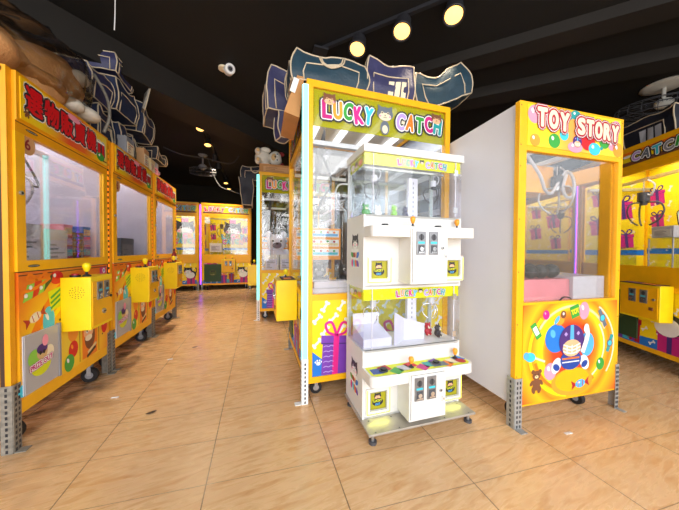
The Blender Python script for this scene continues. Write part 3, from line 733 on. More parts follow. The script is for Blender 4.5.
# ------------------------------------------------------------------ small white double machine
def mini(loc, rz):
    W, D, H = .658, .29, 1.612
    t = thing('double_claw_machine', 'small white two-tier claw machine with yellow strips, standing in front centre', 'claw machine', loc, rz)
    b = MB(); b.box((-.012, -.126, .052), (W+.012, D, .064), 'plate_steel')
    a = Art(b, flat(.064))
    for x in (.03, .17, .46, W-.03): a.base().ell((x, -.115), .005, .005, 'dgrey', 0, 8); a.base().ell((x, -.02), .005, .005, 'dgrey', 0, 8)
    pl = b.build('base_plate', t, .002)
    for x in (.01, W-.03):
        for y in (-.10, D-.04):
            q = MB(); q.cyl((x+.01, y, 0), (x+.01, y, .014), .022, 'dgrey', n=16); q.cyl((x+.01, y, .014), (x+.01, y, .052), .009, 'steel', n=10); q.build('levelling_foot', pl)
    def tier(z0, zl, zg, zt, printed):
        """z0 floor of the tier, zl underside of ledge, zg start of glass, zt top of glass"""
        b = MB()
        b.box((0, 0, z0), (.012, D, zg), 'mini_white'); b.box((W-.012, 0, z0), (W, D, zg), 'mini_white'); b.box((.012, D-.012, z0), (W-.012, D, zg), 'mini_white')
        b.box((.012, 0, zg-.012), (W-.012, D-.012, zg), 'mini_white'); b.box((.012, 0, z0), (W-.012, D-.012, z0+.012), 'mini_white')
        wz0, wz1 = z0+.035, z0+.16
        # front sheet with two openings
        for x0, x1 in ((.012, .030), (.162, .53), (.648, W-.012)): b.box((x0, 0, wz0), (x1, .010, wz1), 'mini_white')
        b.box((.012, 0, z0), (W-.012, .010, wz0), 'mini_white'); b.box((.012, 0, wz1), (W-.012, .010, zg-.012), 'mini_white')
        b.box((.012, 0, zt-.035 if 0 else zg-.012), (W-.012, .012, zg), 'mini_white')
        a = Art(b, side_l(0))
        a.cat((-D*.45, z0+(zg-z0)*.62), .05, 'dark', 'white', None, 2)
        zz = z0+(zg-z0)*.40
        a.base(14).rect(-D*.45-.06, zz-.06, -D*.45+.06, zz+.05, 'white')
        for k, m_ in enumerate(('pink_hot', 'cyan', 'orange', 'purple', 'green', 'crimson', 'skin', 'blue')): a.base(16).ell((-D*.45-.045+(k % 4)*.03, zz-.035+(k//4)*.05), .016, .026, m_, .3*k, 10)
        b.build('cabinet', t, .0015)
        for x0 in (.022, .522):
            f = MB(); x1 = x0+.148
            f.box((x0, -.010, wz0-.012), (x1, 0, wz0), 'mini_white'); f.box((x0, -.010, wz1), (x1, 0, wz1+.012), 'mini_white'); f.box((x0, -.010, wz0), (x0+.024, 0, wz1), 'mini_white'); f.box((x1-.024, -.010, wz0), (x1, 0, wz1), 'mini_white'); f.box((x0+.024, -.009, wz1-.012), (x1-.024, 0, wz1), 'mini_white'); f.box((x0+.024, -.009, wz0), (x1-.024, 0, wz0+.012), 'mini_white')
            for r_ in ((x0+.020, wz0+.008, x0+.023, wz1-.008), (x1-.023, wz0+.008, x1-.020, wz1-.008), (x0+.020, wz1-.011, x1-.020, wz1-.008), (x0+.020, wz0+.008, x1-.020, wz0+.011)): f.box((r_[0], -.0105, r_[1]), (r_[2], -.0098, r_[3]), 'grey')  # thin grey lines paint in the shadow along the frame's inner edge
            fo = f.build('window_surround', t)
            g = MB(); g.box((x0+.012, .004, wz0), (x1-.012, .007, wz1), 'lime_lit'); a = Art(g, front(.004)); cx, cz = (x0+x1)/2, (wz0+wz1)/2
            a.cat((cx, cz+.022), .02, 'dark', 'skin', None, 1); a.base(12).ell((cx, cz-.012), .034, .022, 'dark', 0, 16); a.text('LUCKY', (cx, cz-.004), .013, 'lime', 0, .0005, None, .052); a.text('OUT', (cx, cz-.024), .012, 'blue_lt', 0, .0005, None, .03)
            g.build('prize_window', fo)
            g = MB(); g.box((x0+.004, -.0125, wz0-.009), (x1-.004, -.010, wz0-.005), 'lime_glow'); g.box((x0+.003, -.0125, wz0-.006), (x0+.006, -.010, wz1+.006), 'lime_glow'); g.box((x1-.006, -.0125, wz0-.006), (x1-.003, -.010, wz1+.006), 'lime_glow'); g.build('light_strip', fo)
        # ledge: rounded tray
        b = MB(); P = [(0, 0)]
        o = []
        for cx, cy, a0 in ((.03, -.090, PI), (W-.03, -.090, 1.5*PI)): o += [(cx+.03*math.cos(a0+k*PI/8), cy+.03*math.sin(a0+k*PI/8)) for k in range(5)]
        o = [(0, 0)]+o+[(W, 0)]
        n = len(o); zt_ = zl+.058
        b.add([(x, y, zl) for x, y in o]+[(x, y, zt_) for x, y in o], [tuple(range(n-1, -1, -1)), tuple(range(n, 2*n))]+[(i, (i+1) % n, (i+1) % n+n, i+n) for i in range(n)], 'mini_white')
        a = Art(b, flat(zt_))
        if printed:
            a.poly([(.012, -.004), (.012, -.095), (.035, -.113), (W-.035, -.113), (W-.012, -.095), (W-.012, -.004)], 'lime')
            for k in range(11): a.base(3).rot_rect((.06+k*.055, -.06+.025*math.sin(k*2.1)), .066, .06, ('blue_dk', 'crimson', 'green', 'lgrey', 'red', 'magenta', 'teal', 'purple', 'orange', 'cream', 'blue')[k], .3*(k % 3))
            a.base(6).rect(.40, -.10, .50, -.05, 'slate'); a.ell((.605, -.07), .03, .03, 'crimson')
        led = b.build('ledge', t, .0015)
        joystick(led, .27, -.065, zt_, 'orange_lt', .8); joystick(led, .60, -.03, zt_, 'orange_lt', .8)
        for x in (.10, .44):
            q = MB(); q.cyl((x, -.06, zt_), (x, -.06, zt_+.006), .026, 'dgrey', n=18); q.cyl((x, -.06, zt_+.006), (x, -.06, zt_+.014), .018, 'black', n=16); q.build('push_button', led)
        # coin box
        q = MB(); cz0, cz1 = z0+.025, zl+.052
        q.box((.220, -.128, cz0), (.455, 0, cz1), 'mini_white'); cb = q.build('coin_box', t, .003)
        q = MB(); q.box((.230, -.133, cz0+.012), (.445, -.128, cz1-.01), 'mini_white'); a = Art(q, front(-.128), .0003)
        for r in ((.2285, cz0+.0105, .230, cz1-.008), (.445, cz0+.0105, .4465, cz1-.008), (.2285, cz1-.010, .4465, cz1-.0085), (.2285, cz0+.0105, .4465, cz0+.012)): a.base().rect(*r, 'dgrey')
        dr = q.build('coin_door', cb)
        coin_slot(dr, .277, cz1-.085, -.133, .056, .125); coin_slot(dr, .355, cz1-.085, -.133, .056, .125)
        q = MB(); q.cyl((.415, -.133, cz1-.11), (.415, -.141, cz1-.11), .008, 'steel', n=12); q.cyl((.415, -.141, cz1-.11), (.415, -.1415, cz1-.11), .004, 'dark', n=8); q.build('lock', dr)
        q = MB(); q.box((.424, -.139, cz1-.175), (.439, -.133, cz1-.14), 'mini_white'); q.box((.428, -.143, cz1-.163), (.436, -.139, cz1-.15), 'chrome'); q.build('hasp', dr)
        # glass box
        q = MB(); q.box((.001, .0, zg), (.004, D-.012, zt), 'glass_small'); q.build('side_glass', t); q = MB(); q.box((W-.004, .0, zg), (W-.001, D-.012, zt), 'glass_small'); q.build('side_glass', t)
        q = MB(); q.box((.006, .002, zg+.004), (.055, .006, zt), 'glass_small'); q.box((.058, .002, zg+.004), (.612, .006, zt), 'glass_small'); q.box((.615, .002, zg+.004), (W-.006, .006, zt), 'glass_small')
        for x in (.055, .612): q.box((x, .001, zg+.004), (x+.003, .007, zt), 'acrylic_white')
        q.build('front_glass', t)
        q = MB()
        for zz in (zg+.03, zt-.085): q.box((.602, -.004, zz), (.626, .002, zz+.035), 'chrome')
        q.build('glass_hinge', t)
        q = MB(); q.box((.006, .010, zt-.066), (W-.006, .016, zt), 'lime_film_dense'); a = Art(q, front(.010))
        for k in range(9): a.base(1).ell((.05+k*.07, zt-.02-(k % 2)*.025), .012, .012, 'yellow_lemon', 0, 5)
        a.words('LUCKY', .21, .35, zt-.034, .034, LETTER, [(.0045, 'purple_dk'), (.003, 'white')], 3); a.words('CATCH', .40, .55, zt-.034, .034, LETTER[6:], [(.0045, 'purple_dk'), (.003, 'white')], 3); a.cat((.375, zt-.022), .014, 'dark', 'cream', None, 8)
        q.build('header_strip', t)
        q = MB(); q.box((.008, .03, zt-.066), (.012, D-.04, zt), 'lime_film_dense'); a = Art(q, side_l(.008)); a.cat((-.14, zt-.036), .02, 'brown', 'skin', None, 1); a.base(12).ell((-.2, zt-.04), .03, .02, 'cream'); a.ell((-.07, zt-.04), .03, .018, 'orange'); q.build('side_header_strip', t)
        q = MB(); q.box((.012, D-.020, zg), (W-.012, D-.012, zt), 'acrylic'); q.box((.004, D-.012, zg), (.03, D, zt), 'mini_white'); q.box((W-.030, D-.012, zg), (W-.004, D, zt), 'mini_white'); q.box((.43, D-.05, zg), (.50, D-.021, zt-.05), 'acrylic_white')
        for k in range(8): q.box((.462, D-.051, zg+.03+k*.032), (.468, D-.0495, zg+.045+k*.032), 'slate')
        q.build('back_wall', t)
        q = MB(); q.box((.03, D*.45, zt-.05), (W-.03, D*.45+.012, zt-.038), 'steel'); q.build('gantry_rail', t)
        for x in (.12, .545): claw(t, x, D*.45, zt-.045, .55, .045, 'chrome' if printed else 'dgrey', 'lgrey')
        q = MB(); q.box((.03, .03, zt-.012), (W-.03, .05, zt-.002), 'led_white'); q.build('inner_light', t)
    tier(.064, .300, .452, .800, True)
    tier(.812, 1.092, 1.222, 1.568, False)
    b = MB(); b.box((0, 0, .800), (W, D, .812), 'mini_white'); b.build('shelf', t)
    b = MB(); b.box((-.004, -.006, 1.568), (W+.012, D+.004, H), 'mini_white'); b.build('top_cover', t, .003)
    b = MB(); b.tube([(W+.004, D-.05, 1.10), (W+.02, D-.03, 1.0), (W+.025, D-.03, .90), (W+.004, D-.05, .86)], .005, 'black', spline=6); b.box((W, D-.08, 1.12), (W+.01, D-.04, 1.2), 'black'); b.build('power_cord', t)
    for z, p in ((.40, 2.2), (1.2, 2.2)): lampbox('machine_lamp', (W/2, .14, z+.34), (.5, .15), p*.12, (1, 1, .96), parent=t)
    for z in (.1, .87):                                              # lamps behind the prize windows
        for x in (.096, .595): lampbox('window_lamp', (x, -.014, z-.004), (.12, .01), .05, (.95, 1, .2), rot=(math.radians(-20), 0, 0), parent=t)
    return t
MINI = mini((.562, 1.335, 0), -.012)

# ------------------------------------------------------------------ white-sided machine with the balloon header
def toy(loc, rz):
    W, D, H = .82, .86, 1.866
    t = thing('white_sided_claw_machine', 'white-sided claw machine with yellow front, balloon print and red lettering on top', 'claw machine', loc, rz)
    zb = .118
    b = MB()
    b.box((0, .03, zb), (.012, D, H), 'white_panel'); b.box((0, D-.012, zb), (W, D, .70), 'white_panel'); b.box((.012, .03, H-.012), (W-.012, D-.012, H), 'white_panel'); b.box((.012, .03, zb), (W-.012, D-.012, zb+.02), 'white_panel')
    b.box((.012, .03, .66), (W-.012, D-.012, .68), 'white_panel'); b.box((W-.012, .03, zb), (W, D-.012, .70), 'white_panel')
    b.build('cabinet', t)
    b = MB()
    b.box((-.018, 0, zb), (.036, .03, H), 'yellow'); b.box((W-.036, 0, zb), (W, .03, H), 'yellow')
    b.box((.036, .0, H-.014), (W-.036, .03, H), 'yellow'); b.box((.036, 0, 1.592), (W-.036, .03, 1.620), 'yellow'); b.box((.036, 0, .704), (W-.036, .03, .722), 'yellow'); b.box((.036, .002, zb), (W-.036, .03, zb+.014), 'yellow')
    b.box((W-.05, .03, .70), (W-.0, .09, H-.012), 'yellow'); b.box((W-.05, D-.06, .70), (W, D-.012, H-.012), 'yellow'); b.box((W-.04, .09, .70), (W, D-.06, .76), 'yellow'); b.box((W-.04, .09, 1.50), (W, D-.06, 1.60), 'yellow'); b.box((.012, D-.05, 1.40), (W-.05, D-.012, 1.47), 'yellow'); b.box((.012, D-.06, .70), (.05, D-.012, H-.012), 'yellow')
    a = Art(b, front(0))
    for z in (.3, .6, .9, 1.2, 1.5, 1.62, 1.84):
        for x in (-.008, W-.012): a.base().ell((x, z), .004, .004, 'brown', 0, 8)
    b.build('frame', t, .002)
    b = MB(); b.box((.036, -.002, 1.620), (W-.030, .02, H-.014), 'toy_header_print'); a = Art(b, front(-.002))
    a.balloon((.085, 1.80), .05, .052, 'pink', k=1); a.balloon((.09, 1.655), .038, .036, 'orange_lt', k=1); a.balloon((.235, 1.665), .045, .042, 'green', k=1); a.balloon((.31, 1.71), .035, .035, 'cyan', k=1); a.balloon((.40, 1.645), .06, .032, 'pink', k=1)
    a.balloon((.505, 1.685), .06, .05, 'red', 'red', k=3); a.balloon((.56, 1.65), .05, .038, 'cyan', k=5); a.balloon((.645, 1.70), .045, .04, 'green', k=1); a.balloon((.765, 1.665), .045, .045, 'orange_lt', k=1); a.balloon((.745, 1.81), .04, .035, 'pink', k=1); a.balloon((.40, 1.835), .04, .028, 'teal', k=1); a.balloon((.71, 1.685), .03, .03, 'pink', k=1)
    for q in ((.345, 1.84), (.36, 1.815), (.62, 1.66)): a.base(6).ell(q, .012, .012, 'teal', 0, 10)
    a.helmet((.415, 1.68), .035, 14)
    RD = [(.021, 'red_dark'), (.0155, 'white'), (.011, 'crimson')]
    a.base(30)
    put = [(ch, (.135+i*.085, 1.788-.004*i), .098, .062) for i, ch in enumerate('TOY')]+[(ch, (.44+i*.072, 1.772-.003*i), .09, .052) for i, ch in enumerate('STORY')]
    for off, m_ in RD+[(0, 'cream')]:
        for ch, c_, h_, w_ in put: a.text(ch, c_, h_, m_, 0, .007+off, None, w_)
    b.build('header_panel', t)
    b = MB(); b.box((.036, .012, .722), (W-.036, .017, 1.592), 'glass'); b.build('front_glass', t)
    b = MB(); b.box((W-.012, .09, .76), (W-.008, D-.06, 1.50), 'glass_clear'); b.build('side_glass', t)
    b = MB(); b.box((.05, D-.03, .70), (W-.05, D-.026, H-.02), 'glass_clear'); b.build('back_glass', t)
    b = MB(); b.box((.030, -.003, .132), (W-.024, .02, .708), 'toy_print'); a = Art(b, front(-.003))
    c = (.41, .43)
    for r, w, m, a0, a1 in ((.30, .016, 'sand', .4, 2.6), (.245, .022, 'yellow_lemon', 2.2, 5.2), (.33, .022, 'yellow_lemon', 2.4, 4.6), (.36, .012, 'cream', -.6, .9), (.295, .02, 'orange', 3.4, 5.4), (.275, .012, 'cream', -1.2, .6)): a.base(1).ring(c, r, w, m, a0, a1, r*.86)
    a.base(3).ell((.42, .225), .17, .085, 'orange_lt'); a.ell((.42, .235), .14, .07, 'yellow')
    a.balloon((.28, .50), .085, .085, 'blue', 'blue_lt', k=5); a.balloon((.535, .445), .06, .075, 'blue_lt', k=5); a.balloon((.24, .305), .048, .052, 'pink', k=5); a.balloon((.505, .655), .042, .055, 'pink', k=5); a.balloon((.20, .645), .025, .028, 'pink_hot', 'pink', k=5); a.balloon((.655, .31), .035, .04, 'green', k=5)
    a.base(5).rot_rect((.125, .555), .045, .10, 'green', .55); a.rot_rect((.125, .555), .03, .055, 'white', .55); a.base(5).rot_rect((.43, .655), .075, .075, 'green', .3); a.text('TOY', (.43, .655), .03, 'yellow_lemon', .3, .002, None, .06)
    a.watch((.665, .60), .036, 'slate', .5, 5); a.watch((.735, .435), .034, 'teal', -.35, 5)
    a.base(5).rot_rect((.155, .385), .09, .012, 'cream', -.35); a.ell((.085, .405), .04, .028, 'cyan', -.2); a.ell((.055, .415), .02, .022, 'blue_lt')
    a.bear((.135, .245), .062, 'brown', 5); a.candy((.485, .205), .15, 'blue_lt', 'crimson', .1, 5)
    a.base(5).ell((.31, .60), .035, .022, 'orange_lt', .4); a.ell((.335, .64), .022, .024, 'brown', 0, 14); a.ell((.285, .61), .03, .014, 'blue_lt', .9, 12); a.ell((.335, .645), .008, .01, 'white', 0, 8)
    for sg in (-1, 1): a.base(14).ell((.40+sg*.115, .335), .035, .05, 'white', sg*.5); a.ell((.40+sg*.115, .325), .028, .02, 'blue_dk', sg*.5)
    a.base(18).ell((.40, .36), .085, .06, 'blue_dk'); a.rect(.33, .365, .47, .375, 'orange'); a.rect(.33, .345, .47, .352, 'white')
    a.helmet((.405, .475), .10, 24)
    a.base(46).stroke([(.49, .40), (.53, .50), (.52, .56)], .035, 'white'); a.ell((.52, .545), .022, .03, 'white')
    b.build('printed_panel', t)
    # inside: white chute box, claw, loop of conduit, light
    b = MB(); b.box((.49, .05, .68), (W-.055, D-.05, .86), 'acrylic_white'); a = Art(b, front(.05))
    for x in (.56, .67): a.base(1).stroke([(x-.03, .73), (x-.03, .81), (x+.03, .81), (x+.03, .73)], .004, 'lgrey', 0, True)
    b.build('prize_chute', t)
    b = MB(); b.box((.015, .40, 1.66), (W-.015, .43, 1.69), 'steel'); b.box((.50, .04, 1.63), (.54, D-.03, 1.66), 'steel'); b.box((.28, .28, 1.44), (.62, .46, 1.63), 'yellow'); b.build('gantry_carriage', t)
    claw(t, .60, .24, 1.62, 1.0, .07, 'steel', 'black')
    K = lambda P: [(x+.10, y, z) for x, y, z in P]
    b = MB(); b.tube(K([(.0, .06, 1.60), (.16, .10, 1.50), (.26, .14, 1.42), (.40, .2, 1.42), (.50, .22, 1.52), (.54, .2, 1.58), (.60, .2, 1.52), (.60, .2, 1.42), (.54, .2, 1.40), (.50, .2, 1.46), (.53, .2, 1.56)]), .010, 'lgrey', spline=6)
    b.build('cable', t)
    b = MB()
    for k in range(5): b.box((.03, .10+k*.09, 1.80), (.35, .13+k*.09, 1.82), 'lgrey')
    b.box((.05, .06, H-.04), (W-.08, .09, H-.014), 'led_white'); b.build('inner_light', t)
    angle_foot(t, -.022, -.004, 1, 1, .29, .05, 'galvanised', .05); angle_foot(t, W+.004, -.004, -1, 1, .29, .03, 'galvanised', .05)
    angle_foot(t, -.002, D+.002, 1, -1, .29, .05); angle_foot(t, W+.002, D+.002, -1, -1, .29, .05)
    caster(t, .08, .10, .042, zb); caster(t, W-.20, .10, .042, zb); caster(t, .08, D-.1, .042, zb); caster(t, W-.15, D-.1, .042, zb)
    lampbox('machine_lamp', (W/2, .42, H-.05), (.6, .6), 3, (1, .97, .93), parent=t)
    return t
TOY = toy((1.4198, 1.0945, 0), -.0519)
# ------------------------------------------------------------------ goods
def sway(p, amp, seed, sc=3.0):
    q = noise.noise_vector(Vector(p)*sc+Vector((seed*7.3, seed*3.1, seed*1.7)))
    return Vector(p)+q*amp

def bag(name, label, loc, size, rz=0, tilt=(0, 0), mat='navy_cloth', seed=1, amp=.035, group='storage bags', pinch=.12, handles=True, pocket=True, panel=None, flap=None):
    """soft zipped storage bag: sagging box with piped seams, strap handles and a piped pocket"""
    t = thing(name, label, 'bag', loc, rz, group)
    R = Matrix.Rotation(tilt[1], 3, 'Y') @ Matrix.Rotation(tilt[0], 3, 'X')
    w, d, h = size
    lowz = [0]
    def raw(x, y, z):
        # x, y in -1..1, z in 0..1
        k = 1-pinch*z*(.6+.4*math.sin(seed+x*2.0))
        bulge = 1+.10*math.sin(PI*z)
        p = Vector((x*w/2*k*bulge, y*d/2*k*bulge, z*h))
        p.z += -.16*h*z*(1-x*x)*(.5+.5*math.sin(seed*1.7+x*2.6)) - .08*h*z*math.cos(y*1.5+seed)
        p = sway(p, amp*(.35+.65*z), seed, 5.0)+noise.noise_vector(p*14+Vector((seed, 2, 5)))*amp*.22
        return R @ p
    m = 8; zs = []
    for i in range(m+1):
        for j in range(m+1): zs.append(raw(-1+2*i/m, -1+2*j/m, 0).z)
    lz = min(zs)
    pos = lambda x, y, z: raw(x, y, z)-Vector((0, 0, lz))
    n = 12; b = MB()
    def grid(f, mt, nu=n, nv=n):
        vs = [f(i/nu, j/nv) for j in range(nv+1) for i in range(nu+1)]
        fs = [(j*(nu+1)+i, j*(nu+1)+i+1, (j+1)*(nu+1)+i+1, (j+1)*(nu+1)+i) for j in range(nv) for i in range(nu)]
        b.add(vs, fs, mt, True)
    S = lambda u: -1+2*u
    grid(lambda u, v: pos(S(u), -1, v), mat); grid(lambda u, v: pos(-S(u), 1, v), mat)
    grid(lambda u, v: pos(-1, -S(u), v), mat); grid(lambda u, v: pos(1, S(u), v), mat)
    grid(lambda u, v: pos(S(u), S(v), 1), mat); grid(lambda u, v: pos(S(u), -S(v), 0), mat)
    b.build('body', t)
    b = MB(); r = .0055; q = [i/10 for i in range(11)]
    E_ = []
    for y in (-1, 1):
        for z in (0, 1): E_.append([pos(S(u), y, z) for u in q])
    for x in (-1, 1):
        for z in (0, 1): E_.append([pos(x, S(u), z) for u in q])
    for x in (-1, 1):
        for y in (-1, 1): E_.append([pos(x, y, u) for u in q])
    for e_ in E_: b.tube(e_, r, 'piping', 6)
    if pocket:
        for y, s_ in ((-1.0, 1), ):
            o = lambda x, z: pos(x, y-.012, z)
            b.tube([o(-.72, .02), o(-.72, .3), o(-.7, .66), o(-.2, .68), o(.2, .68), o(.7, .66), o(.72, .3), o(.72, .02)], r*.9, 'piping', 6)
        o = lambda y, z: pos(-1.012, y, z)
        b.tube([o(-.7, .02), o(-.68, .6), o(0, .64), o(.68, .6), o(.7, .02)], r*.9, 'piping', 6)
    b.build('piping', t)
    if handles:
        for y in (-1,):
            b = MB(); o = lambda x, z, k: pos(x, y-.02-k, z)
            for dx in (0, .05): b.tube([o(-.4+dx, .98, .01), o(-.3+dx, .72, .03), o(0, .52+dx, .05), (o(.3-dx, .72, .03)), o(.4-dx, .98, .01)], r, 'piping', 6, spline=4)
            b.build('handle', t)
    if panel:
        b = MB()
        for k in range(3):
            x0 = -.15+k*.28
            vs = [pos(x, -1.03, z) for x, z in ((x0, .08), (x0+.22, .08), (x0+.22, .55), (x0, .55))]
            b.add(vs, [(0, 1, 2, 3)], panel); b.add([v+Vector((0, .012, 0)) for v in vs], [(3, 2, 1, 0)], panel)
        b.build('window_patch', t)
    if flap:
        (fx, fy, fz), (fw, fd, fh) = flap
        b = MB(); pm = MB()
        f2 = lambda x, y, z: sway(Vector((fx+x*fw/2*(1-.25*z), fy+y*fd/2, fz-z*fh)), amp, seed+3, 6)
        n = 8
        b2 = b; 
        for f in (lambda u, v: f2(S(u), -1, 1-v), lambda u, v: f2(-S(u), 1, 1-v), lambda u, v: f2(-1, -S(u), 1-v), lambda u, v: f2(1, S(u), 1-v), lambda u, v: f2(S(u), S(v), 0), lambda u, v: f2(S(u), -S(v), 1)): grid(f, mat, 8, 8)
        b.build('drooping_end', t)
        for x in (-1, 1):
            for y in (-1, 1): pm.tube([f2(x, y, u) for u in q], r, 'piping', 6)
        for y in (-1, 1): pm.tube([f2(S(u), y, 1) for u in q], r, 'piping', 6)
        for x in (-1, 1): pm.tube([f2(x, S(u), 1) for u in q], r, 'piping', 6)
        pm.build('drooping_piping', t)
    return t

def plush(name, label, loc, s, mat, rz=0, muzzle='plush_cream', ear='same', lying=False, group=None, seed=1, wrap=False):
    """stuffed animal: round body, head with muzzle, eyes, ears, arms and feet"""
    t = thing(name, label, 'plush toy', loc, rz, group)
    fz = lambda p, u: p+noise.noise_vector(p*9/s*.3+Vector((seed, 0, 0)))*.05*s
    b = MB()
    X = (lambda x, y, z: (x*s, y*s, z*s)) if not lying else (lambda x, y, z: ((z-.7)*s, y*s, (x+.42)*s))
    RR = (lambda a, b_, c: (a*s, b_*s, c*s)) if not lying else (lambda a, b_, c: (c*s, b_*s, a*s))
    b.ball(X(0, 0, .40), RR(.36, .34, .40), mat, 18, 12, fz)
    b.ball(X(0, -.03, .98), RR(.36, .33, .33), mat, 18, 12, fz)
    for sg in (-1, 1):
        b.ball(X(sg*.36, -.10, .5), RR(.14, .14, .26), mat, 12, 8); b.ball(X(sg*.22, -.24, .15), RR(.17, .22, .15), mat, 12, 8)
    b.build('body', t)
    m_ = MB(); m_.ball(X(0, -.27, .90), RR(.18, .13, .14), muzzle, 14, 8); m_.build('muzzle', t)
    for sg in (-1, 1):
        q = MB(); q.ball(X(sg*.27, 0, 1.27), RR(.12, .07, .15), mat if ear == 'same' else ear, 12, 8); q.build('ear', t)
        q = MB(); q.ball(X(sg*.14, -.32, 1.04), RR(.065, .05, .065), 'white', 10, 6); q.ball(X(sg*.14, -.365, 1.04), RR(.035, .02, .035), 'black', 8, 6); q.build('eye', t)
    q = MB(); q.ball(X(0, -.40, .94), RR(.05, .04, .035), 'black', 10, 6); q.build('nose', t)
    for sg in (-1, 1): q = MB(); q.ball(X(sg*.22, -.45, .15), RR(.09, .03, .08), muzzle, 10, 6); q.build('foot_pad', t)
    return t

def carton(name, label, loc, size, rz=0, mat='lgrey', print_mat='lavender', group=None, cat='box', tape='white', cols=None, txt=None):
    """closed box with lid seam, tape and a printed front"""
    t = thing(name, label, cat, loc, rz, group); w, d, h = size
    b = MB(); b.box((-w/2, -d/2, 0), (w/2, d/2, h), mat); b.build('body', t, .003)
    b = MB(); b.box((-w/2-.002, -d/2-.002, h*.8), (w/2+.002, d/2+.002, h+.003), mat); b.build('lid', t, .002)
    b = MB(); b.box((-w*.4, -d/2-.0035, h*.12), (w*.4, -d/2-.0005, h*.74), print_mat); a = Art(b, front(-d/2-.0035))
    rnd = random.Random(len(label)*7+int(w*1000))
    for k in range(5): a.base(1).rect(-w*.34, h*(.2+.1*k), -w*.34+w*rnd.uniform(.2, .66), h*(.24+.1*k), (cols or ['grey', 'slate'])[k % len(cols or ['grey', 'slate'])])
    b.build('label_panel', t)
    return t

# left row prizes (behind the first window)
zdk = .886
for y, w, h, m_, lab in ((1.90, .22, .27, 'lgrey', 'pale grey prize box at the left end of the nearest left window'), (2.13, .19, .25, 'offwhite', 'off-white prize box in the middle of the nearest left window')):
    carton('prize_box', lab, (XL-.17, y, zdk), (w, .20, h), PI/2, m_, 'lavender', 'prize boxes in the left row windows')
t = thing('carry_case', 'black carry case with a handle in the nearest left window', 'case', (XL-.16, 2.395, zdk), PI/2)
b = MB(); b.box((-.05, -.07, 0), (.05, .07, .25), 'black'); b.build('body', t, .008)
b = MB(); b.tube([(-.03, -.07, .22), (-.03, -.10, .20), (-.03, -.10, .12), (-.03, -.07, .10)], .006, 'dgrey', spline=4); b.build('handle', t)
b = MB(); b.box((.01, -.073, .06), (.03, -.07, .13), 'grey'); b.build('latch', t)
k = 0
for i, (y, zz) in enumerate(((2.29, 0), (2.29, .075), (2.29, .15), (2.29, .225), (2.495, 0), (2.495, .075), (2.495, .15), (2.495, .225))):
    q = ('lowest', 'second', 'third', 'topmost')[i % 4]; s_ = 'left of' if i < 4 else 'right of'
    carton('candy_box', f'small bright candy box, {q} in the stack {s_} the black case', (XL-.16, y, zdk+zz), (.085, .12, .07), PI/2, ('magenta', 'purple', 'crimson', 'pink', 'orange', 'purple', 'pink_hot', 'blue')[i], ('cream', 'cyan', 'lilac', 'sand')[i % 4], 'candy boxes in the nearest left window', cols=['crimson', 'blue'])
carton('prize_box', 'pale grey prize box at the left of the middle left-row window', (XL-.3, 2.88, zdk), (.2, .2, .2), PI/2, 'lgrey', 'white', 'prize boxes in the left row windows')
carton('prize_box', 'dark grey prize box at the right of the middle left-row window', (XL-.26, 3.28, zdk), (.28, .22, .24), PI/2, 'slate', 'grey', 'prize boxes in the left row windows')
carton('prize_box', 'grey prize box in the farthest left-row window', (XL-.26, 3.85, zdk), (.26, .22, .2), PI/2, 'grey', 'lavender', 'prize boxes in the left row windows')
t = thing('drink_bottle', 'dark bottle standing on the farthest left-row control box', 'bottle', (XL+.07, 3.522+.53, .841)); b = MB()
b.lathe([(0, 0), (.028, 0), (.03, .02), (.03, .10), (.012, .14), (.011, .165)], (0, 0, 0), 'red_dark', 16); b.build('body', t)
b = MB(); b.lathe([(.0312, .035), (.0312, .08)], (0, 0, 0), 'offwhite', 16); b.build('label_band', t)
b = MB(); b.lathe([(.013, .16), (.013, .18), (0, .18)], (0, 0, 0), 'black', 14); b.build('cap', t)

# middle row prizes
for x, lab in ((.50, 'white foam block, left one inside the glass-sided machine'), (.80, 'white foam block, right one inside the glass-sided machine')):
    t = thing('foam_block', lab, 'foam block', (x, 1.80, .701), 0, 'foam blocks in the near glass machine'); b = MB(); b.box((-.14, -.05, 0), (.14, .05, .05), 'acrylic_white'); b.box((-.13, -.045, .052), (.13, .045, .10), 'acrylic_white'); b.build('body', t, .006); b = MB(); b.box((-.141, -.051, .048), (.141, .051, .054), 'lgrey'); b.build('band', t)
for i, (x, y) in enumerate(((.46, 1.98), (.68, 2.0), (.92, 2.0))):
    plush('black_plush', f'black plush toy, {("left", "middle", "right")[i]} one of three behind the white foam blocks', (x, y, .701), .16, 'black', .2*i-.2, 'plush_grey', group='black plush toys in the near glass machine')
for i, x in enumerate((.14, .36, .58)):
    carton('prize_box', f'white printed prize box, {("left", "middle", "right")[i]} one in the far middle-row machine', (x+.06, 4.03, .701), (.2, .14, .24), 0, 'offwhite', 'lavender', 'white boxes in the far glass machine')
plush('grey_plush', 'large pale grey plush behind the white boxes in the far middle-row machine', (.30, 4.42, .701), .44, 'acrylic_white', 0, 'plush_grey')
plush('dark_plush', 'dark plush right of the grey plush in the far middle-row machine', (.88, 4.42, .701), .36, 'plush_grey', .3, 'plush_white', seed=3)

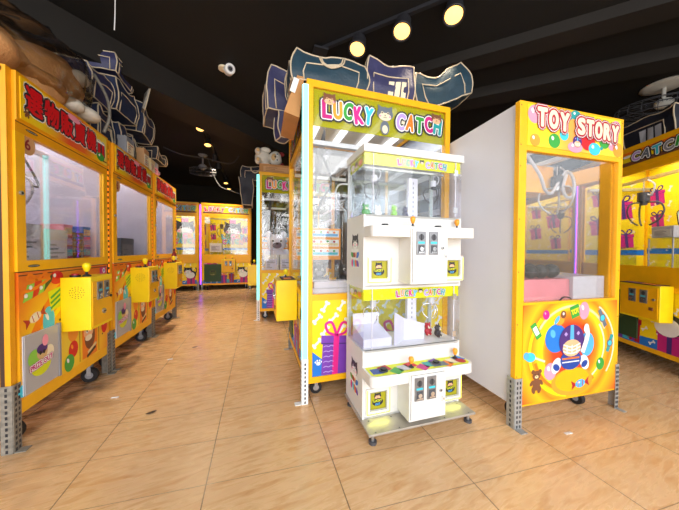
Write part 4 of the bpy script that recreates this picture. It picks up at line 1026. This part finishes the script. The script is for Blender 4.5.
# back row and right row prizes on clear stands
def stand(label, loc, size, rz, group):
    t = thing('acrylic_stand', label, 'display stand', loc, rz, group); w, d, h = size
    b = MB(); b.box((-w/2, -d/2, 0), (w/2, d/2, h), 'acrylic'); b.build('body', t, .004)
    b = MB(); b.box((-w/2-.01, -d/2-.01, h), (w/2+.01, d/2+.01, h+.008), 'acrylic'); b.build('top_plate', t)
    b = MB()
    for sx in (-1, 1): b.box((sx*w/2-.004, -d/2-.004, 0), (sx*w/2+.004, -d/2+.004, h), 'lgrey')
    b.build('edge_rail', t)
    return t
g = 'clear stands in the back machines'
for bx, nm in ((-1.322, 'right'), (-2.535, 'left')):
    stand(f'low clear stand directly under a white box in the {nm} back machine', (bx+.30, 7.42, .701), (.24, .24, .24), 0, g)
    stand(f'clear stand beside the white box in the {nm} back machine', (bx+.58, 7.42, .701), (.2, .2, .30), 0, g); stand(f'clear stand at the right end of the {nm} back machine', (bx+.90, 7.42, .701), (.24, .2, .34), 0, g)
    carton('prize_box', f'white prize box on a clear stand in the {nm} back machine', (bx+.30, 7.42, .951), (.28, .22, .22), 0, 'white', 'lavender', 'white boxes in the back machines')
def onR(u, y): return c0+e*(-u)+Vector((e.y, -e.x, 0))*y    # a point of the near right machine: u along its front from its far end, y behind the front
for u, h, lab in ((.22, .36, 'clear stand at the far end of the right-hand machine'), (.76, .44, 'clear stand behind the right-hand control box'), (1.02, .3, 'clear stand at the near end of the right-hand machine')):
    p = onR(u, .24); stand(lab, (p.x, p.y, .701), (.2, .2, h), -PI/2-RA, 'clear stands in the right machine')
p = onR(.76, .24); carton('prize_box', 'grey printed prize box on the tallest stand of the right-hand machine', (p.x, p.y, .701+.449), (.18, .18, .1), -PI/2-RA, 'lgrey', 'offwhite')

# white-sided machine: pink cloth bench with black balls
def onT(x, y, z=0):
    a = -.0519; return (1.4198+x*math.cos(a)-y*math.sin(a), 1.0945+x*math.sin(a)+y*math.cos(a), z)
t = thing('cloth_bench', 'pink cloth-covered bench inside the white-sided machine', 'bench', onT(.262, .245, .681), -.0519); b = MB()
vs = []; n = 40
for zq, k in ((.0, 1.04), (.08, 1.02), (.16, 1.0), (.165, .98)):
    for i in range(n):
        a_ = i/n; per = a_*4; sgm = int(per); fr = per-sgm
        cx = [(-1+2*fr, -1), (1, -1+2*fr), (1-2*fr, 1), (-1, 1-2*fr)][sgm]
        rip = 1+(.014*math.sin(i*2.4) if zq < .15 else 0)
        vs.append((cx[0]*.20*k*rip, cx[1]*.19*k*rip, zq))
b.add(vs, [(j*n+i, j*n+(i+1) % n, (j+1)*n+(i+1) % n, (j+1)*n+i) for j in range(3) for i in range(n)], 'pink_cloth', True); b.add(vs[3*n:], [tuple(range(n))], 'pink_cloth'); b.add(vs[:n], [tuple(range(n-1, -1, -1))], 'pink_cloth')
b.build('cloth_cover', t)
b = MB(); b.tube([(.06, -.23, .035), (.10, -.23, .06), (.16, -.225, .05), (.185, -.22, .02), (.20, -.22, .0)], .004, 'black', spline=4); b.build('cord_loop', t)
for i, (x, y, r) in enumerate(((.13, .13, .043), (.22, .115, .042), (.31, .12, .044), (.405, .125, .045), (.16, .23, .042), (.26, .24, .044), (.36, .235, .044))):
    lab = ('leftmost', 'second from left', 'second from right', 'rightmost', 'left', 'middle', 'right')[i]
    lab += ' black ball in the front line on the pink bench' if i < 4 else ' black ball in the rear line on the pink bench'
    t = thing('prize_ball', lab, 'ball', onT(x, y, .847), .3*i, 'black balls on the pink bench'); b = MB(); b.ball((0, 0, r), r, 'black', 16, 10); b.build('shell', t)
    b = MB(); b.tube([(r*1.0*math.cos(k*PI/10), r*1.0*math.sin(k*PI/10), r) for k in range(20)], .0025, 'dgrey', 5, closed=True); b.build('seam', t)

# white mini machine prizes
def onM(x, y, z=0):
    a = -.012; return (.562+x*math.cos(a)-y*math.sin(a), 1.335+x*math.sin(a)+y*math.cos(a), z)
for i, (x, y, m_, nm) in enumerate(((.06, .12, 'green', 'green'), (.15, .14, 'white', 'white'), (.24, .10, 'green_lt', 'light green'), (.33, .12, 'navy', 'navy'))):
    plush('small_plush', f'tiny {nm} plush in the upper glass box of the white machine', onM(x, y, 1.2225), .055, m_, .3*i, 'cream', group='tiny plush toys in the white machine', seed=i)
for i, (x, m_, nm) in enumerate(((.44, 'white', 'white'), (.53, 'crimson', 'red'), (.57, 'dark', 'dark'))):
    plush('small_plush', f'tiny {nm} plush in the lower glass box of the white machine', onM(x, .15-.05*(i == 2), .4525), .06, m_, .4*i-.3, 'cream', group='tiny plush toys in the white machine', seed=i+4)
t = thing('folded_sheet', 'pale folded plastic sheet standing in the lower glass box', 'plastic sheet', onM(.32, .10, .4525), .25); b = MB()
b.hexa([(-.12, -.04, 0), (.0, .0, 0), (.0, .004, 0), (-.12, -.036, 0)], [(-.12, -.04, .20), (.0, .0, .14), (.0, .004, .14), (-.12, -.036, .20)], 'lavender'); b.hexa([(0, 0, 0), (.13, -.05, 0), (.13, -.046, 0), (0, .004, 0)], [(0, 0, .14), (.13, -.05, .10), (.13, -.046, .10), (0, .004, .14)], 'lavender'); b.build('panel', t)
t = thing('plastic_chute', 'pale slanted plastic chute at the left of the lower glass box', 'chute', onM(.12, .13, .4525), 0); b = MB()
b.hexa([(-.10, -.09, 0), (.08, -.09, 0), (.08, .09, 0), (-.10, .09, 0)], [(-.10, -.09, .05), (.08, -.09, .05), (.08, .09, .09), (-.10, .09, .09)], 'lavender'); b.box((-.1, .085, .05), (.08, .09, .16), 'acrylic_white'); b.build('body', t)

# ------------------------------------------------------------------ bags on top of the middle row
zt = 2.137
t = thing('cardboard_sheet', 'brown cardboard folded over the top edge beside the cyan light strip', 'cardboard', (.307, 1.93, zt)); b = MB()
b.box((-.006, -.17, .0), (.22, .20, .006), 'cardboard'); b.hexa([(-.14, -.18, -.21), (-.04, -.18, -.235), (-.03, .20, -.235), (-.13, .20, -.21)], [(-.045, -.17, .072), (-.005, -.17, .055), (-.005, .20, .055), (-.045, .20, .072)], 'cardboard'); b.build('sheet', t)
b = MB(); b.hexa([(-.105, -.183, -.07), (-.07, -.183, -.08), (-.07, -.18, -.08), (-.105, -.18, -.07)], [(-.075, -.175, .03), (-.04, -.175, .02), (-.04, -.172, .02), (-.075, -.172, .03)], 'white'); b.build('paper_label', t)
SB = 'storage bags on the near glass machine'
bag('storage_bag', 'long dark teal storage bag with pale piping above the cyan light strip', (.485, 1.91, zt+.012), (.52, .28, .22), .02, (0, .03), 'teal_cloth', 2, .03, SB, .06)
bag('storage_bag', 'plum storage bag with three pale patches, middle of the machine top', (.965, 1.91, zt+.002), (.36, .28, .27), -.05, (0, .03), 'plum_cloth', 5, .035, SB, .06, False, True, 'cream')
bag('storage_bag', 'teal storage bag tipped up at the right end of the machine top', (1.50, 1.93, zt+.002), (.50, .30, .27), -.06, (0, -.40), 'teal_cloth', 9, .035, SB, .06, False, True)
bag('storage_bag', 'plum storage bag hanging over the left edge behind the teal one', (.30, 2.36, zt+.002), (.46, .34, .34), .08, (0, .0), 'plum_cloth', 12, .04, SB, .06, False, True, None, ((-.10, -.12, .0), (.12, .14, .20)))
bag('storage_bag', 'flat plum bag at the rear right of the machine top', (.90, 2.40, zt+.002), (.46, .30, .20), 0, (0, 0), 'plum_cloth', 15, .03, SB, .1, False, False)
t = carton('flat_carton', 'flat brown carton under the plush on the far middle-row machine', (.29, 4.13, zt), (.52, .42, .12), 0, 'cardboard', 'tan', cols=['brown', 'cardboard'])
plush('dog_plush', 'tan and white plush lying on the carton of the far middle-row machine', (.18, 4.16, zt+.150), .31, 'plush_white', 0, 'plush_cream', 'plush_red', True, seed=4)
plush('dog_plush', 'red plush lying behind the tan one and its carton', (.36, 4.52, zt+.025), .24, 'plush_red', .2, 'plush_cream', 'plush_white', True, seed=6)
bag('storage_bag', 'dark storage bag hanging over the left edge of the far middle-row machine', (-.03, 4.65, zt+.002), (.42, .38, .22), 0, (0, 0), 'dark_cloth', 21, .03, 'storage bags on the far glass machine', .08, True, True, None, ((-.13, -.05, .02), (.20, .34, .42)))

# ------------------------------------------------------------------ heap on top of the left row
zl = 1.907
t = thing('wrapped_plush', 'big brown plush in clear plastic wrap on the nearest left machine', 'plush toy', (-1.50, 2.13, zl+.004)); b = MB()
fz = lambda p, u: p+noise.noise_vector(p*3.2)*.04+noise.noise_vector(p*9)*.014
b.ball((-.02, -.18, .19), (.26, .36, .165), 'plush_brown', 26, 16, fz); b.ball((.03, .26, .28), (.25, .25, .235), 'plush_brown', 22, 14, fz); b.ball((.12, -.36, .13), (.18, .22, .10), 'plush_brown', 18, 12, fz); b.ball((.14, .02, .14), (.18, .2, .11), 'plush_brown', 18, 12, fz); b.build('body', t)
for c_, r_ in (((.17, -.40, .24), (.06, .10, .05)), ((.26, .36, .13), (.075, .10, .05)), ((.26, .20, .12), (.06, .08, .045)), ((.25, .30, .36), (.05, .07, .05))):
    b = MB(); b.ball(c_, r_, 'plush_white', 14, 10); b.build('paw', t)
b = MB(); fw_ = lambda p, u: p+noise.noise_vector(p*7)*.04+noise.noise_vector(p*17)*.020
b.ball((.03, .0, .27), (.335, .57, .235), 'clear_wrap', 44, 28, lambda p, u: Vector((fw_(p, u).x, fw_(p, u).y, max(.002, fw_(p, u).z+(.22*(p.y+.15) if u.z > -.2 else 0))))); b.build('plastic_wrap', t)
b = MB(); b.tube([(.30, .50, .06), (.33, .52, .2), (.31, .53, .36), (.24, .50, .52)], .012, 'galvanised_old', spline=5); b.build('wrap_edge', t)
SL = 'bags heaped on the left row'
heap = [((-1.44, 2.86, 0), (.26, .30, .34), PI/2, (0, 0), 'navy_cloth', 31, 'cream', 'navy bag with pale patches, right after the wrapped plush'),
        ((-1.46, 3.21, 0), (.30, .36, .36), PI/2+.05, (0, 0), 'navy_cloth', 33, None, 'navy bag at the bottom of the left heap, above the middle header'),
        ((-1.50, 2.83, .38), (.30, .38, .26), PI/2, (.0, 0), 'plum_cloth', 35, None, 'plum bag on top of the patched navy bag in the left heap'),
        ((-1.44, 3.20, .42), (.34, .36, .30), PI/2-.08, (.0, .0), 'navy_cloth', 37, None, 'navy bag in the middle layer of the left heap, piped pocket outwards'),
        ((-1.46, 3.60, 0), (.32, .36, .34), PI/2, (0, 0), 'dark_cloth', 39, 'tan', 'dark bag with tan patches at the bottom right of the left heap'),
        ((-1.42, 3.62, .40), (.34, .36, .32), PI/2+.1, (.0, .06), 'navy_cloth', 41, None, 'navy bag tilted at the upper right of the left heap'),
        ((-1.44, 3.20, .78), (.34, .30, .15), PI/2, (.0, .05), 'plum_cloth', 43, None, 'flat plum bag, topmost in the left heap'),
        ((-1.42, 4.10, .27), (.34, .36, .14), PI/2, (0, 0), 'dark_cloth', 45, None, 'flat dark bag lying on the far end of the left row')]
for (x, y, z), sz, rz, tl, m_, sd, pn, lab in heap:
    bag('storage_bag', lab, (x, y, zl+z+.002), sz, rz, tl, m_, sd, .035, SL, .06, False, True, pn)
for (x, y, w_, h_, m_, lab) in ((-1.205, 3.02, .16, .17, 'grey', 'small grey carton at the front edge of the left heap'), (-1.205, 3.40, .13, .20, 'tan', 'small tan carton at the front edge of the left heap'), (-1.205, 3.58, .14, .15, 'sand', 'small sand-coloured carton at the front edge of the left heap')):
    carton('prize_carton', lab, (x, y, zl), (w_, .07, h_), PI/2, m_, 'cream', 'cartons at the front of the left heap', cols=['crimson', 'grey'])
t = thing('stiff_board', 'greenish stiff board sticking up from the left heap', 'board', (-1.19, 3.40, zl+.62), .4); b = MB()
b.hexa([(-.02, -.08, 0), (.0, -.08, 0), (.0, .08, .02), (-.02, .08, .02)], [(.04, -.10, .24), (.06, -.10, .24), (.04, .05, .30), (.02, .05, .30)], 'galvanised_old'); b.build('sheet', t)
b = MB(); b.tube([(.005, -.085, 0), (.055, -.105, .245), (.035, .055, .305), (0, .085, .02)], .006, 'piping', closed=True); b.build('piping', t)
carton('prize_carton', 'grey carton standing under the flat dark bag on the left row', (-1.40, 4.0, zl), (.22, .24, .25), PI/2, 'lgrey', 'pink', cols=['crimson', 'grey'])
plush('pig_plush', 'grey plush with a pink muzzle at the far end of the left row top', (-1.36, 4.22, zl), .17, 'plush_grey', PI/2, 'pink', seed=8)
bag('patterned_bag', 'dark patterned bag on top of the right-hand machine under the fan', tuple(onR(.60, .34)+Vector((0, 0, 2.032))), (.5, .4, .30), -PI/2-RA, (0, 0), 'dark_cloth', 51, .03, None, .06, False, True, 'lgrey')

# ------------------------------------------------------------------ ceiling fittings
def spot(label, loc, aim, power=40, r=.055, group='track spotlights', arm=.07):
    t = thing('track_spotlight', label, 'spotlight', loc, 0, group)
    d = (Vector(aim)-Vector(loc)).normalized(); o = Vector((0, 0, -arm))
    b = MB(); b.cyl((0, 0, 0), (0, 0, -arm*.8), .012, 'dark', n=10); b.box((-.03, -.02, -.015), (.03, .02, 0), 'dark'); b.build('stem', t)
    b = MB(); b.cyl(o-d*.06, o+d*.055, r*.85, 'dark', r, 20); b.lathe([(r, .055), (r*1.12, .055), (r*1.12, .07), (r*.95, .07), (r*.9, .058)], o, 'dark', 20, d); b.build('housing', t)
    b = MB(); b.lathe([(r*.92, .0585), (r*.7, .066), (0, .070)], o, 'lamp_warm', 20, d); b.build('lens', t)
    l = bpy.data.lights.new('track_lamp', 'SPOT'); l.energy = power; l.color = (1, .82, .58); l.spot_size = math.radians(75); l.spot_blend = .8; l.shadow_soft_size = .05
    lo = bpy.data.objects.new('track_lamp', l); COL.objects.link(lo); lo.parent = t; lo.location = o+d*.085; lo.rotation_euler = d.to_track_quat('-Z', 'Y').to_euler()
    return t
ZC = 3.05
t = thing('light_track', 'black lighting track carrying the three near spotlights', 'lighting track', (1.15, 2.04, ZC-.031)); b = MB()
dv = Vector((1, -1, 0)).normalized(); pv = Vector((1, 1, 0)).normalized()
L_ = [dv*-.75-pv*.018, dv*.9-pv*.018, dv*.9+pv*.018, dv*-.75+pv*.018]
b.hexa([Vector(p) for p in L_], [Vector(p)+Vector((0, 0, .03)) for p in L_], 'dark'); b.build('rail', t)
b = MB(); b.box((-.62, .48, -.02), (-.48, .62, .0), 'dark'); b.build('power_feed', t)
for (x, y), nm in (((.90, 2.30), 'leftmost of the three near spotlights, above the plum bag'), ((1.19, 2.0), 'middle one of the three near spotlights'), ((1.50, 1.74), 'rightmost of the three near spotlights, nearest the viewer')):
    spot('black track spotlight, '+nm, (x, y, ZC-.036), (x-.30, y-.25, 1.9), 45, .075)
t = thing('light_track', 'long black lighting track over the aisle carrying the far spotlights', 'lighting track', (-.85, 6.6, ZC-.031)); b = MB(); b.box((-.018, -2.4, 0), (.018, 2.4, .03), 'dark'); b.build('rail', t)
for (x, y), nm in (((-.85, 4.55), 'nearest over the aisle'), ((-.85, 5.2), 'second over the aisle'), ((-.85, 6.05), 'third over the aisle'), ((-.85, 6.55), 'fourth over the aisle'), ((-.85, 8.0), 'fifth over the aisle'), ((-.85, 8.75), 'farthest over the aisle')):
    spot('black track spotlight, '+nm, (x, y, ZC-.036), (x+.1, y-.7, .6) if y < 5.5 or y > 7 else (x, y+.9, 1.0), 110, .06)
# security camera
t = thing('security_camera', 'white bullet security camera on the black ceiling left of the bags', 'security camera', (-.36, 3.20, ZC)); b = MB()
b.cyl((0, 0, 0), (0, 0, -.02), .055, 'cream', n=24); b.build('mount_plate', t)
b = MB(); b.tube([(0, 0, -.01), (.02, -.04, -.06), (.05, -.06, -.05)], .016, 'cream', 10, spline=4); b.build('arm', t)
hd = Vector((.30, -1, -.35)).normalized(); ho = Vector((.06, -.05, -.045)); b = MB()
b.lathe([(0, -.06), (.045, -.06), (.052, -.04), (.052, .07), (.046, .075), (.030, .075)], ho, 'white', 24, hd); b.build('housing', t)
b = MB(); b.lathe([(.030, .074), (.026, .072), (.020, .0725)], ho, 'grey', 20, hd); b.lathe([(.020, .0725), (.012, .078), (0, .079)], ho, 'black', 16, hd); b.build('lens', t)
b = MB(); b.tube([(-.935, 2.20, ZC), (-.932, 2.20, 2.7), (-.936, 2.195, 2.52)], .003, 'white', spline=4); tag(b.build('loose_wire'), 'thin white wire hanging from the ceiling over the left row', 'wire')
# orbit fans
def fan(label, loc, r, plate_r, tilt, hub='offwhite', drop=.22):
    t = thing('ceiling_fan', label, 'fan', loc, 0, 'ceiling fans')
    b = MB(); b.lathe([(0, 0), (plate_r, 0), (plate_r*1.02, -.012), (plate_r*.8, -.03), (0, -.035)], (0, 0, 0), hub, 28); b.build('ceiling_plate', t)
    b = MB(); b.cyl((0, 0, -.03), (0, 0, -drop), .018, hub, n=14); b.build('rod', t)
    R = Matrix.Rotation(tilt, 3, 'X'); c = Vector((0, 0, -drop))
    b = MB(); b.ball(c, (.085, .085, .06), hub, 20, 12); b.build('motor', t)
    b = MB()
    for rr, hh in ((r, -.09), (r*.97, -.03), (r*.97, -.15), (r*.7, -.005), (r*.7, -.175), (r*.35, .0), (r*.35, -.185)): b.tube([c+R @ Vector((rr*math.cos(k*PI/18), rr*math.sin(k*PI/18), hh)) for k in range(36)], .0045, 'dgrey', 5, closed=True)
    for k in range(20):
        a = k*PI/10; b.tube([c+R @ Vector((q*math.cos(a), q*math.sin(a), h)) for q, h in ((.07, .0), (r*.7, -.005), (r*.97, -.03), (r, -.09), (r*.97, -.15), (r*.7, -.175), (.07, -.185))], .0028, 'dgrey', 4)
    b.build('cage', t)
    for k in range(3):
        a = k*2*PI/3; q = MB(); P = []
        for u, v, h in ((.06, -.03, -.08), (r*.85, -.11, -.07), (r*.9, .05, -.11), (.06, .03, -.10)): P.append(c+R @ Vector((u*math.cos(a)-v*math.sin(a), u*math.sin(a)+v*math.cos(a), h)))
        up = R @ Vector((0, 0, .004)); q.hexa(P, [p+up for p in P], 'dark'); q.build('blade', t)
    return t
fan('caged fan hung from a white ceiling plate over the right-hand machines', (4.72, 1.86, ZC-.001), .42, .20, .12)
fan('small caged fan on the ceiling far down the aisle', (-1.12, 6.25, ZC-.001), .26, .09, .3, 'grey', .26)
for pts, lab in ((((-1.78, 6.0, 3.04), (-1.45, 6.0, 2.93), (-1.0, 6.0, 2.90), (-.55, 6.0, 2.84), (-.36, 6.0, 3.04)), 'loose grey cable sagging under the ceiling near the far spotlights'), (((-1.05, 6.4, 3.04), (-.85, 6.4, 2.5), (-.6, 6.4, 2.36), (-.2, 6.4, 2.27), (.25, 6.4, 2.27)), 'grey cable sagging from the far fan towards the middle row')):
    b = MB(); b.tube(pts, .010, 'dgrey', 6, spline=6); tag(b.build('loose_cable'), lab, 'cable', 'loose ceiling cables')

# ------------------------------------------------------------------ small litter on the floor
for i, (x, y, r, lab) in enumerate(((-.63, 1.87, .03, 'dark dry leaf on the tiles left of the aisle, nearest the viewer'), (-.62, 3.0, .03, 'dark dry leaf farther along the aisle'))):
    b = MB(); P = [(x+r*k*math.cos(.4)-s*math.sin(.4), y+r*k*math.sin(.4)+s*math.cos(.4), .004+.003*abs(k)) for k, s in ((-1, 0), (-.4, -.012), (.3, -.011), (1, 0), (.4, .012), (-.3, .010))]
    b.add(P, [tuple(range(6))], 'brown_dk'); b.add([(p[0], p[1], p[2]-.002) for p in P], [tuple(range(5, -1, -1))], 'brown_dk'); tag(b.build('dry_leaf'), lab, 'leaf', 'dry leaves on the floor')
for i, (x, y, lab) in enumerate(((-.93, 2.14, 'white paper scrap beside the nearest left machine'), (1.66, .98, 'white paper scrap on the tiles before the balloon print'), (2.33, 1.36, 'white paper scrap right of the white-sided machine'), (-.77, 2.74, 'white paper scrap near the second left machine'))):
    b = MB(); b.hexa([(x-.022, y-.006, .001), (x+.022, y-.01, .001), (x+.022, y+.004, .001), (x-.022, y+.008, .001)], [(x-.022, y-.006, .004), (x+.022, y-.01, .006), (x+.022, y+.004, .004), (x-.022, y+.008, .003)], 'white'); tag(b.build('paper_scrap'), lab, 'paper scrap', 'paper scraps on the floor')

# ------------------------------------------------------------------ room
m, nt, b_ = newmat('floor_tiles')
tc = N(nt, 'ShaderNodeTexCoord'); sx = N(nt, 'ShaderNodeSeparateXYZ'); nt.links.new(tc.outputs['Object'], sx.inputs[0])
def mth(op, a, b=None, c=None):
    n = N(nt, 'ShaderNodeMath', operation=op)
    for i, v in enumerate((a, b, c)):
        if v is None: continue
        if isinstance(v, (int, float)): n.inputs[i].default_value = v
        else: nt.links.new(v, n.inputs[i])
    return n.outputs[0]
X_, Y_ = sx.outputs['X'], sx.outputs['Y']
u = mth('DIVIDE', mth('SUBTRACT', X_, .345), .5595); v = mth('DIVIDE', mth('SUBTRACT', mth('MULTIPLY_ADD', X_, .055, Y_), 1.212), .277)
fu, fv = mth('FRACT', u), mth('FRACT', v); iu, iv = mth('FLOOR', u), mth('FLOOR', v)
gu = mth('LESS_THAN', fu, .0085); gv = mth('LESS_THAN', fv, .0125); gro = mth('MAXIMUM', gu, mth('MULTIPLY', gv, .75))
cb = N(nt, 'ShaderNodeCombineXYZ'); nt.links.new(iu, cb.inputs[0]); nt.links.new(iv, cb.inputs[1])
wn = N(nt, 'ShaderNodeTexWhiteNoise', noise_dimensions='2D'); nt.links.new(cb.outputs[0], wn.inputs['Vector'])
cv = N(nt, 'ShaderNodeCombineXYZ'); nt.links.new(mth('MULTIPLY_ADD', wn.outputs['Value'], 7.0, mth('MULTIPLY', X_, 4.2)), cv.inputs[0])
nt.links.new(mth('MULTIPLY_ADD', X_, -3.0, mth('MULTIPLY_ADD', wn.outputs['Value'], 3.0, mth('MULTIPLY', Y_, 24.0))), cv.inputs[1])
n1 = N(nt, 'ShaderNodeTexNoise'); n1.inputs['Scale'].default_value = 1.4; n1.inputs['Detail'].default_value = 8; n1.inputs['Roughness'].default_value = .62; n1.inputs['Distortion'].default_value = .8
nt.links.new(cv.outputs[0], n1.inputs['Vector'])
r1 = N(nt, 'ShaderNodeValToRGB'); el = r1.color_ramp.elements
for _ in range(3): el.new(.5)
for e_, (p_, h_) in zip(el, ((.28, '#cf9661'), (.42, '#e2b27e'), (.52, '#edc391'), (.62, '#e6b684'), (.78, '#f3d0a4'))): e_.position = p_; e_.color = lin(h_)
nt.links.new(n1.outputs['Fac'], r1.inputs['Fac'])
n2 = N(nt, 'ShaderNodeTexNoise'); n2.inputs['Scale'].default_value = 1.3; n2.inputs['Detail'].default_value = 3; nt.links.new(tc.outputs['Object'], n2.inputs['Vector'])
mx = N(nt, 'ShaderNodeMix', data_type='RGBA', blend_type='MULTIPLY'); mx.inputs['Factor'].default_value = .25; nt.links.new(r1.outputs['Color'], mx.inputs['A']); nt.links.new(n2.outputs['Fac'], mx.inputs['B'])
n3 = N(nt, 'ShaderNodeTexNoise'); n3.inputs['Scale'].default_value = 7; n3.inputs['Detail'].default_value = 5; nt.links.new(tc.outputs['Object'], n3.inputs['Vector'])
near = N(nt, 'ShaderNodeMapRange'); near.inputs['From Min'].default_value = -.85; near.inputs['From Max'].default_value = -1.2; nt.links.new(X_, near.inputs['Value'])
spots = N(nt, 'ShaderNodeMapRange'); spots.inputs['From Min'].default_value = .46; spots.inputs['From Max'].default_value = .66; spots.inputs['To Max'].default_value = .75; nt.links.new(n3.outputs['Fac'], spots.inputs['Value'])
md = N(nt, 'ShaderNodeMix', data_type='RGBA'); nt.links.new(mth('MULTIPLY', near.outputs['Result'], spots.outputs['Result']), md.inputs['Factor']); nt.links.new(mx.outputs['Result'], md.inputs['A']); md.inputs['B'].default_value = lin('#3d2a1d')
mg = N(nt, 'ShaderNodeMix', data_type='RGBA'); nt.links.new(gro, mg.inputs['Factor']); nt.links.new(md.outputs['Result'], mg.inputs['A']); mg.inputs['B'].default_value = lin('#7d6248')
nt.links.new(mg.outputs['Result'], b_.inputs['Base Color'])
nt.links.new(mth('MULTIPLY_ADD', n1.outputs['Fac'], .2, .17), b_.inputs['Roughness'])
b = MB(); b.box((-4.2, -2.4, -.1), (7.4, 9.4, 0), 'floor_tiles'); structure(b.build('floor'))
b = MB(); b.box((-4.2, -1.3, ZC), (7.4, 9.4, ZC+.1), 'ceiling_black'); structure(b.build('ceiling'))
b = MB(); b.box((-4.2, -2.4, 0), (-4.1, 9.4, ZC), 'wall_black'); structure(b.build('wall_left'))
b = MB(); b.box((7.3, -2.4, 0), (7.4, 9.4, ZC), 'wall_black'); structure(b.build('wall_right'))
b = MB(); b.box((-4.1, 9.3, 0), (7.3, 9.4, ZC), 'wall_black'); structure(b.build('wall_back'))
def beam(name, p, q, w, drop):
    p, q = Vector((*p, 0)), Vector((*q, 0)); d = (q-p).normalized(); s = Vector((-d.y, d.x, 0))*w
    lo = [p, q, q+s, p+s]; b = MB()
    b.hexa([v+Vector((0, 0, ZC-drop)) for v in lo], [v+Vector((0, 0, ZC-.0005)) for v in lo], 'beam_black'); return structure(b.build(name))
beam('trim_1', (-3.1, 1.42), (2.6, 6.75), .45, .30)
beam('trim_2', (1.0, 3.1), (3.7, .55), .22, .10)
beam('trim_3', (1.75, 3.35), (5.2, .35), .28, .12)

# ------------------------------------------------------------------ light, sky, camera
w = bpy.data.worlds.new('sky'); SC.world = w; w.use_nodes = True; nt = w.node_tree
bg = nt.nodes['Background']; tc = N(nt, 'ShaderNodeTexCoord'); sp = N(nt, 'ShaderNodeSeparateXYZ'); nt.links.new(tc.outputs['Generated'], sp.inputs[0])
r = N(nt, 'ShaderNodeValToRGB'); el = r.color_ramp.elements; el[0].position = .46; el[0].color = lin('#8c8880'); el[1].position = .62; el[1].color = lin('#eef3fa')
mp = N(nt, 'ShaderNodeMapRange'); mp.inputs['From Min'].default_value = -1; nt.links.new(sp.outputs['Z'], mp.inputs['Value']); nt.links.new(mp.outputs['Result'], r.inputs['Fac'])
nt.links.new(r.outputs['Color'], bg.inputs['Color']); bg.inputs['Strength'].default_value = 1.2
lampbox('shopfront_daylight', (-.5, -2.2, 1.75), (7.0, 2.9), 215, (.985, .99, 1), (math.radians(84), 0, 0))

cam = bpy.data.cameras.new('camera'); co = bpy.data.objects.new('camera', cam); COL.objects.link(co); SC.camera = co
yaw, pit, rol, fpx = .3065, .0193, .006, 259.463
fw = Vector((math.sin(yaw)*math.cos(pit), math.cos(yaw)*math.cos(pit), -math.sin(pit)))
r0 = Vector((math.cos(yaw), -math.sin(yaw), 0)); u0 = r0.cross(fw)
rt = r0*math.cos(rol)+u0*math.sin(rol); up = -r0*math.sin(rol)+u0*math.cos(rol)
co.matrix_world = Matrix(((rt.x, up.x, -fw.x, 0), (rt.y, up.y, -fw.y, 0), (rt.z, up.z, -fw.z, 1.02), (0, 0, 0, 1)))
cam.sensor_fit = 'HORIZONTAL'; cam.sensor_width = 36; cam.lens = 36*fpx/679; cam.clip_start = .03
vs = SC.view_settings; vs.view_transform = 'Standard'; vs.look = 'None'; vs.gamma = 1; vs.use_curve_mapping = False; vs.exposure = 0.32
SC.cycles.transparent_max_bounces = 24; SC.cycles.max_bounces = 10
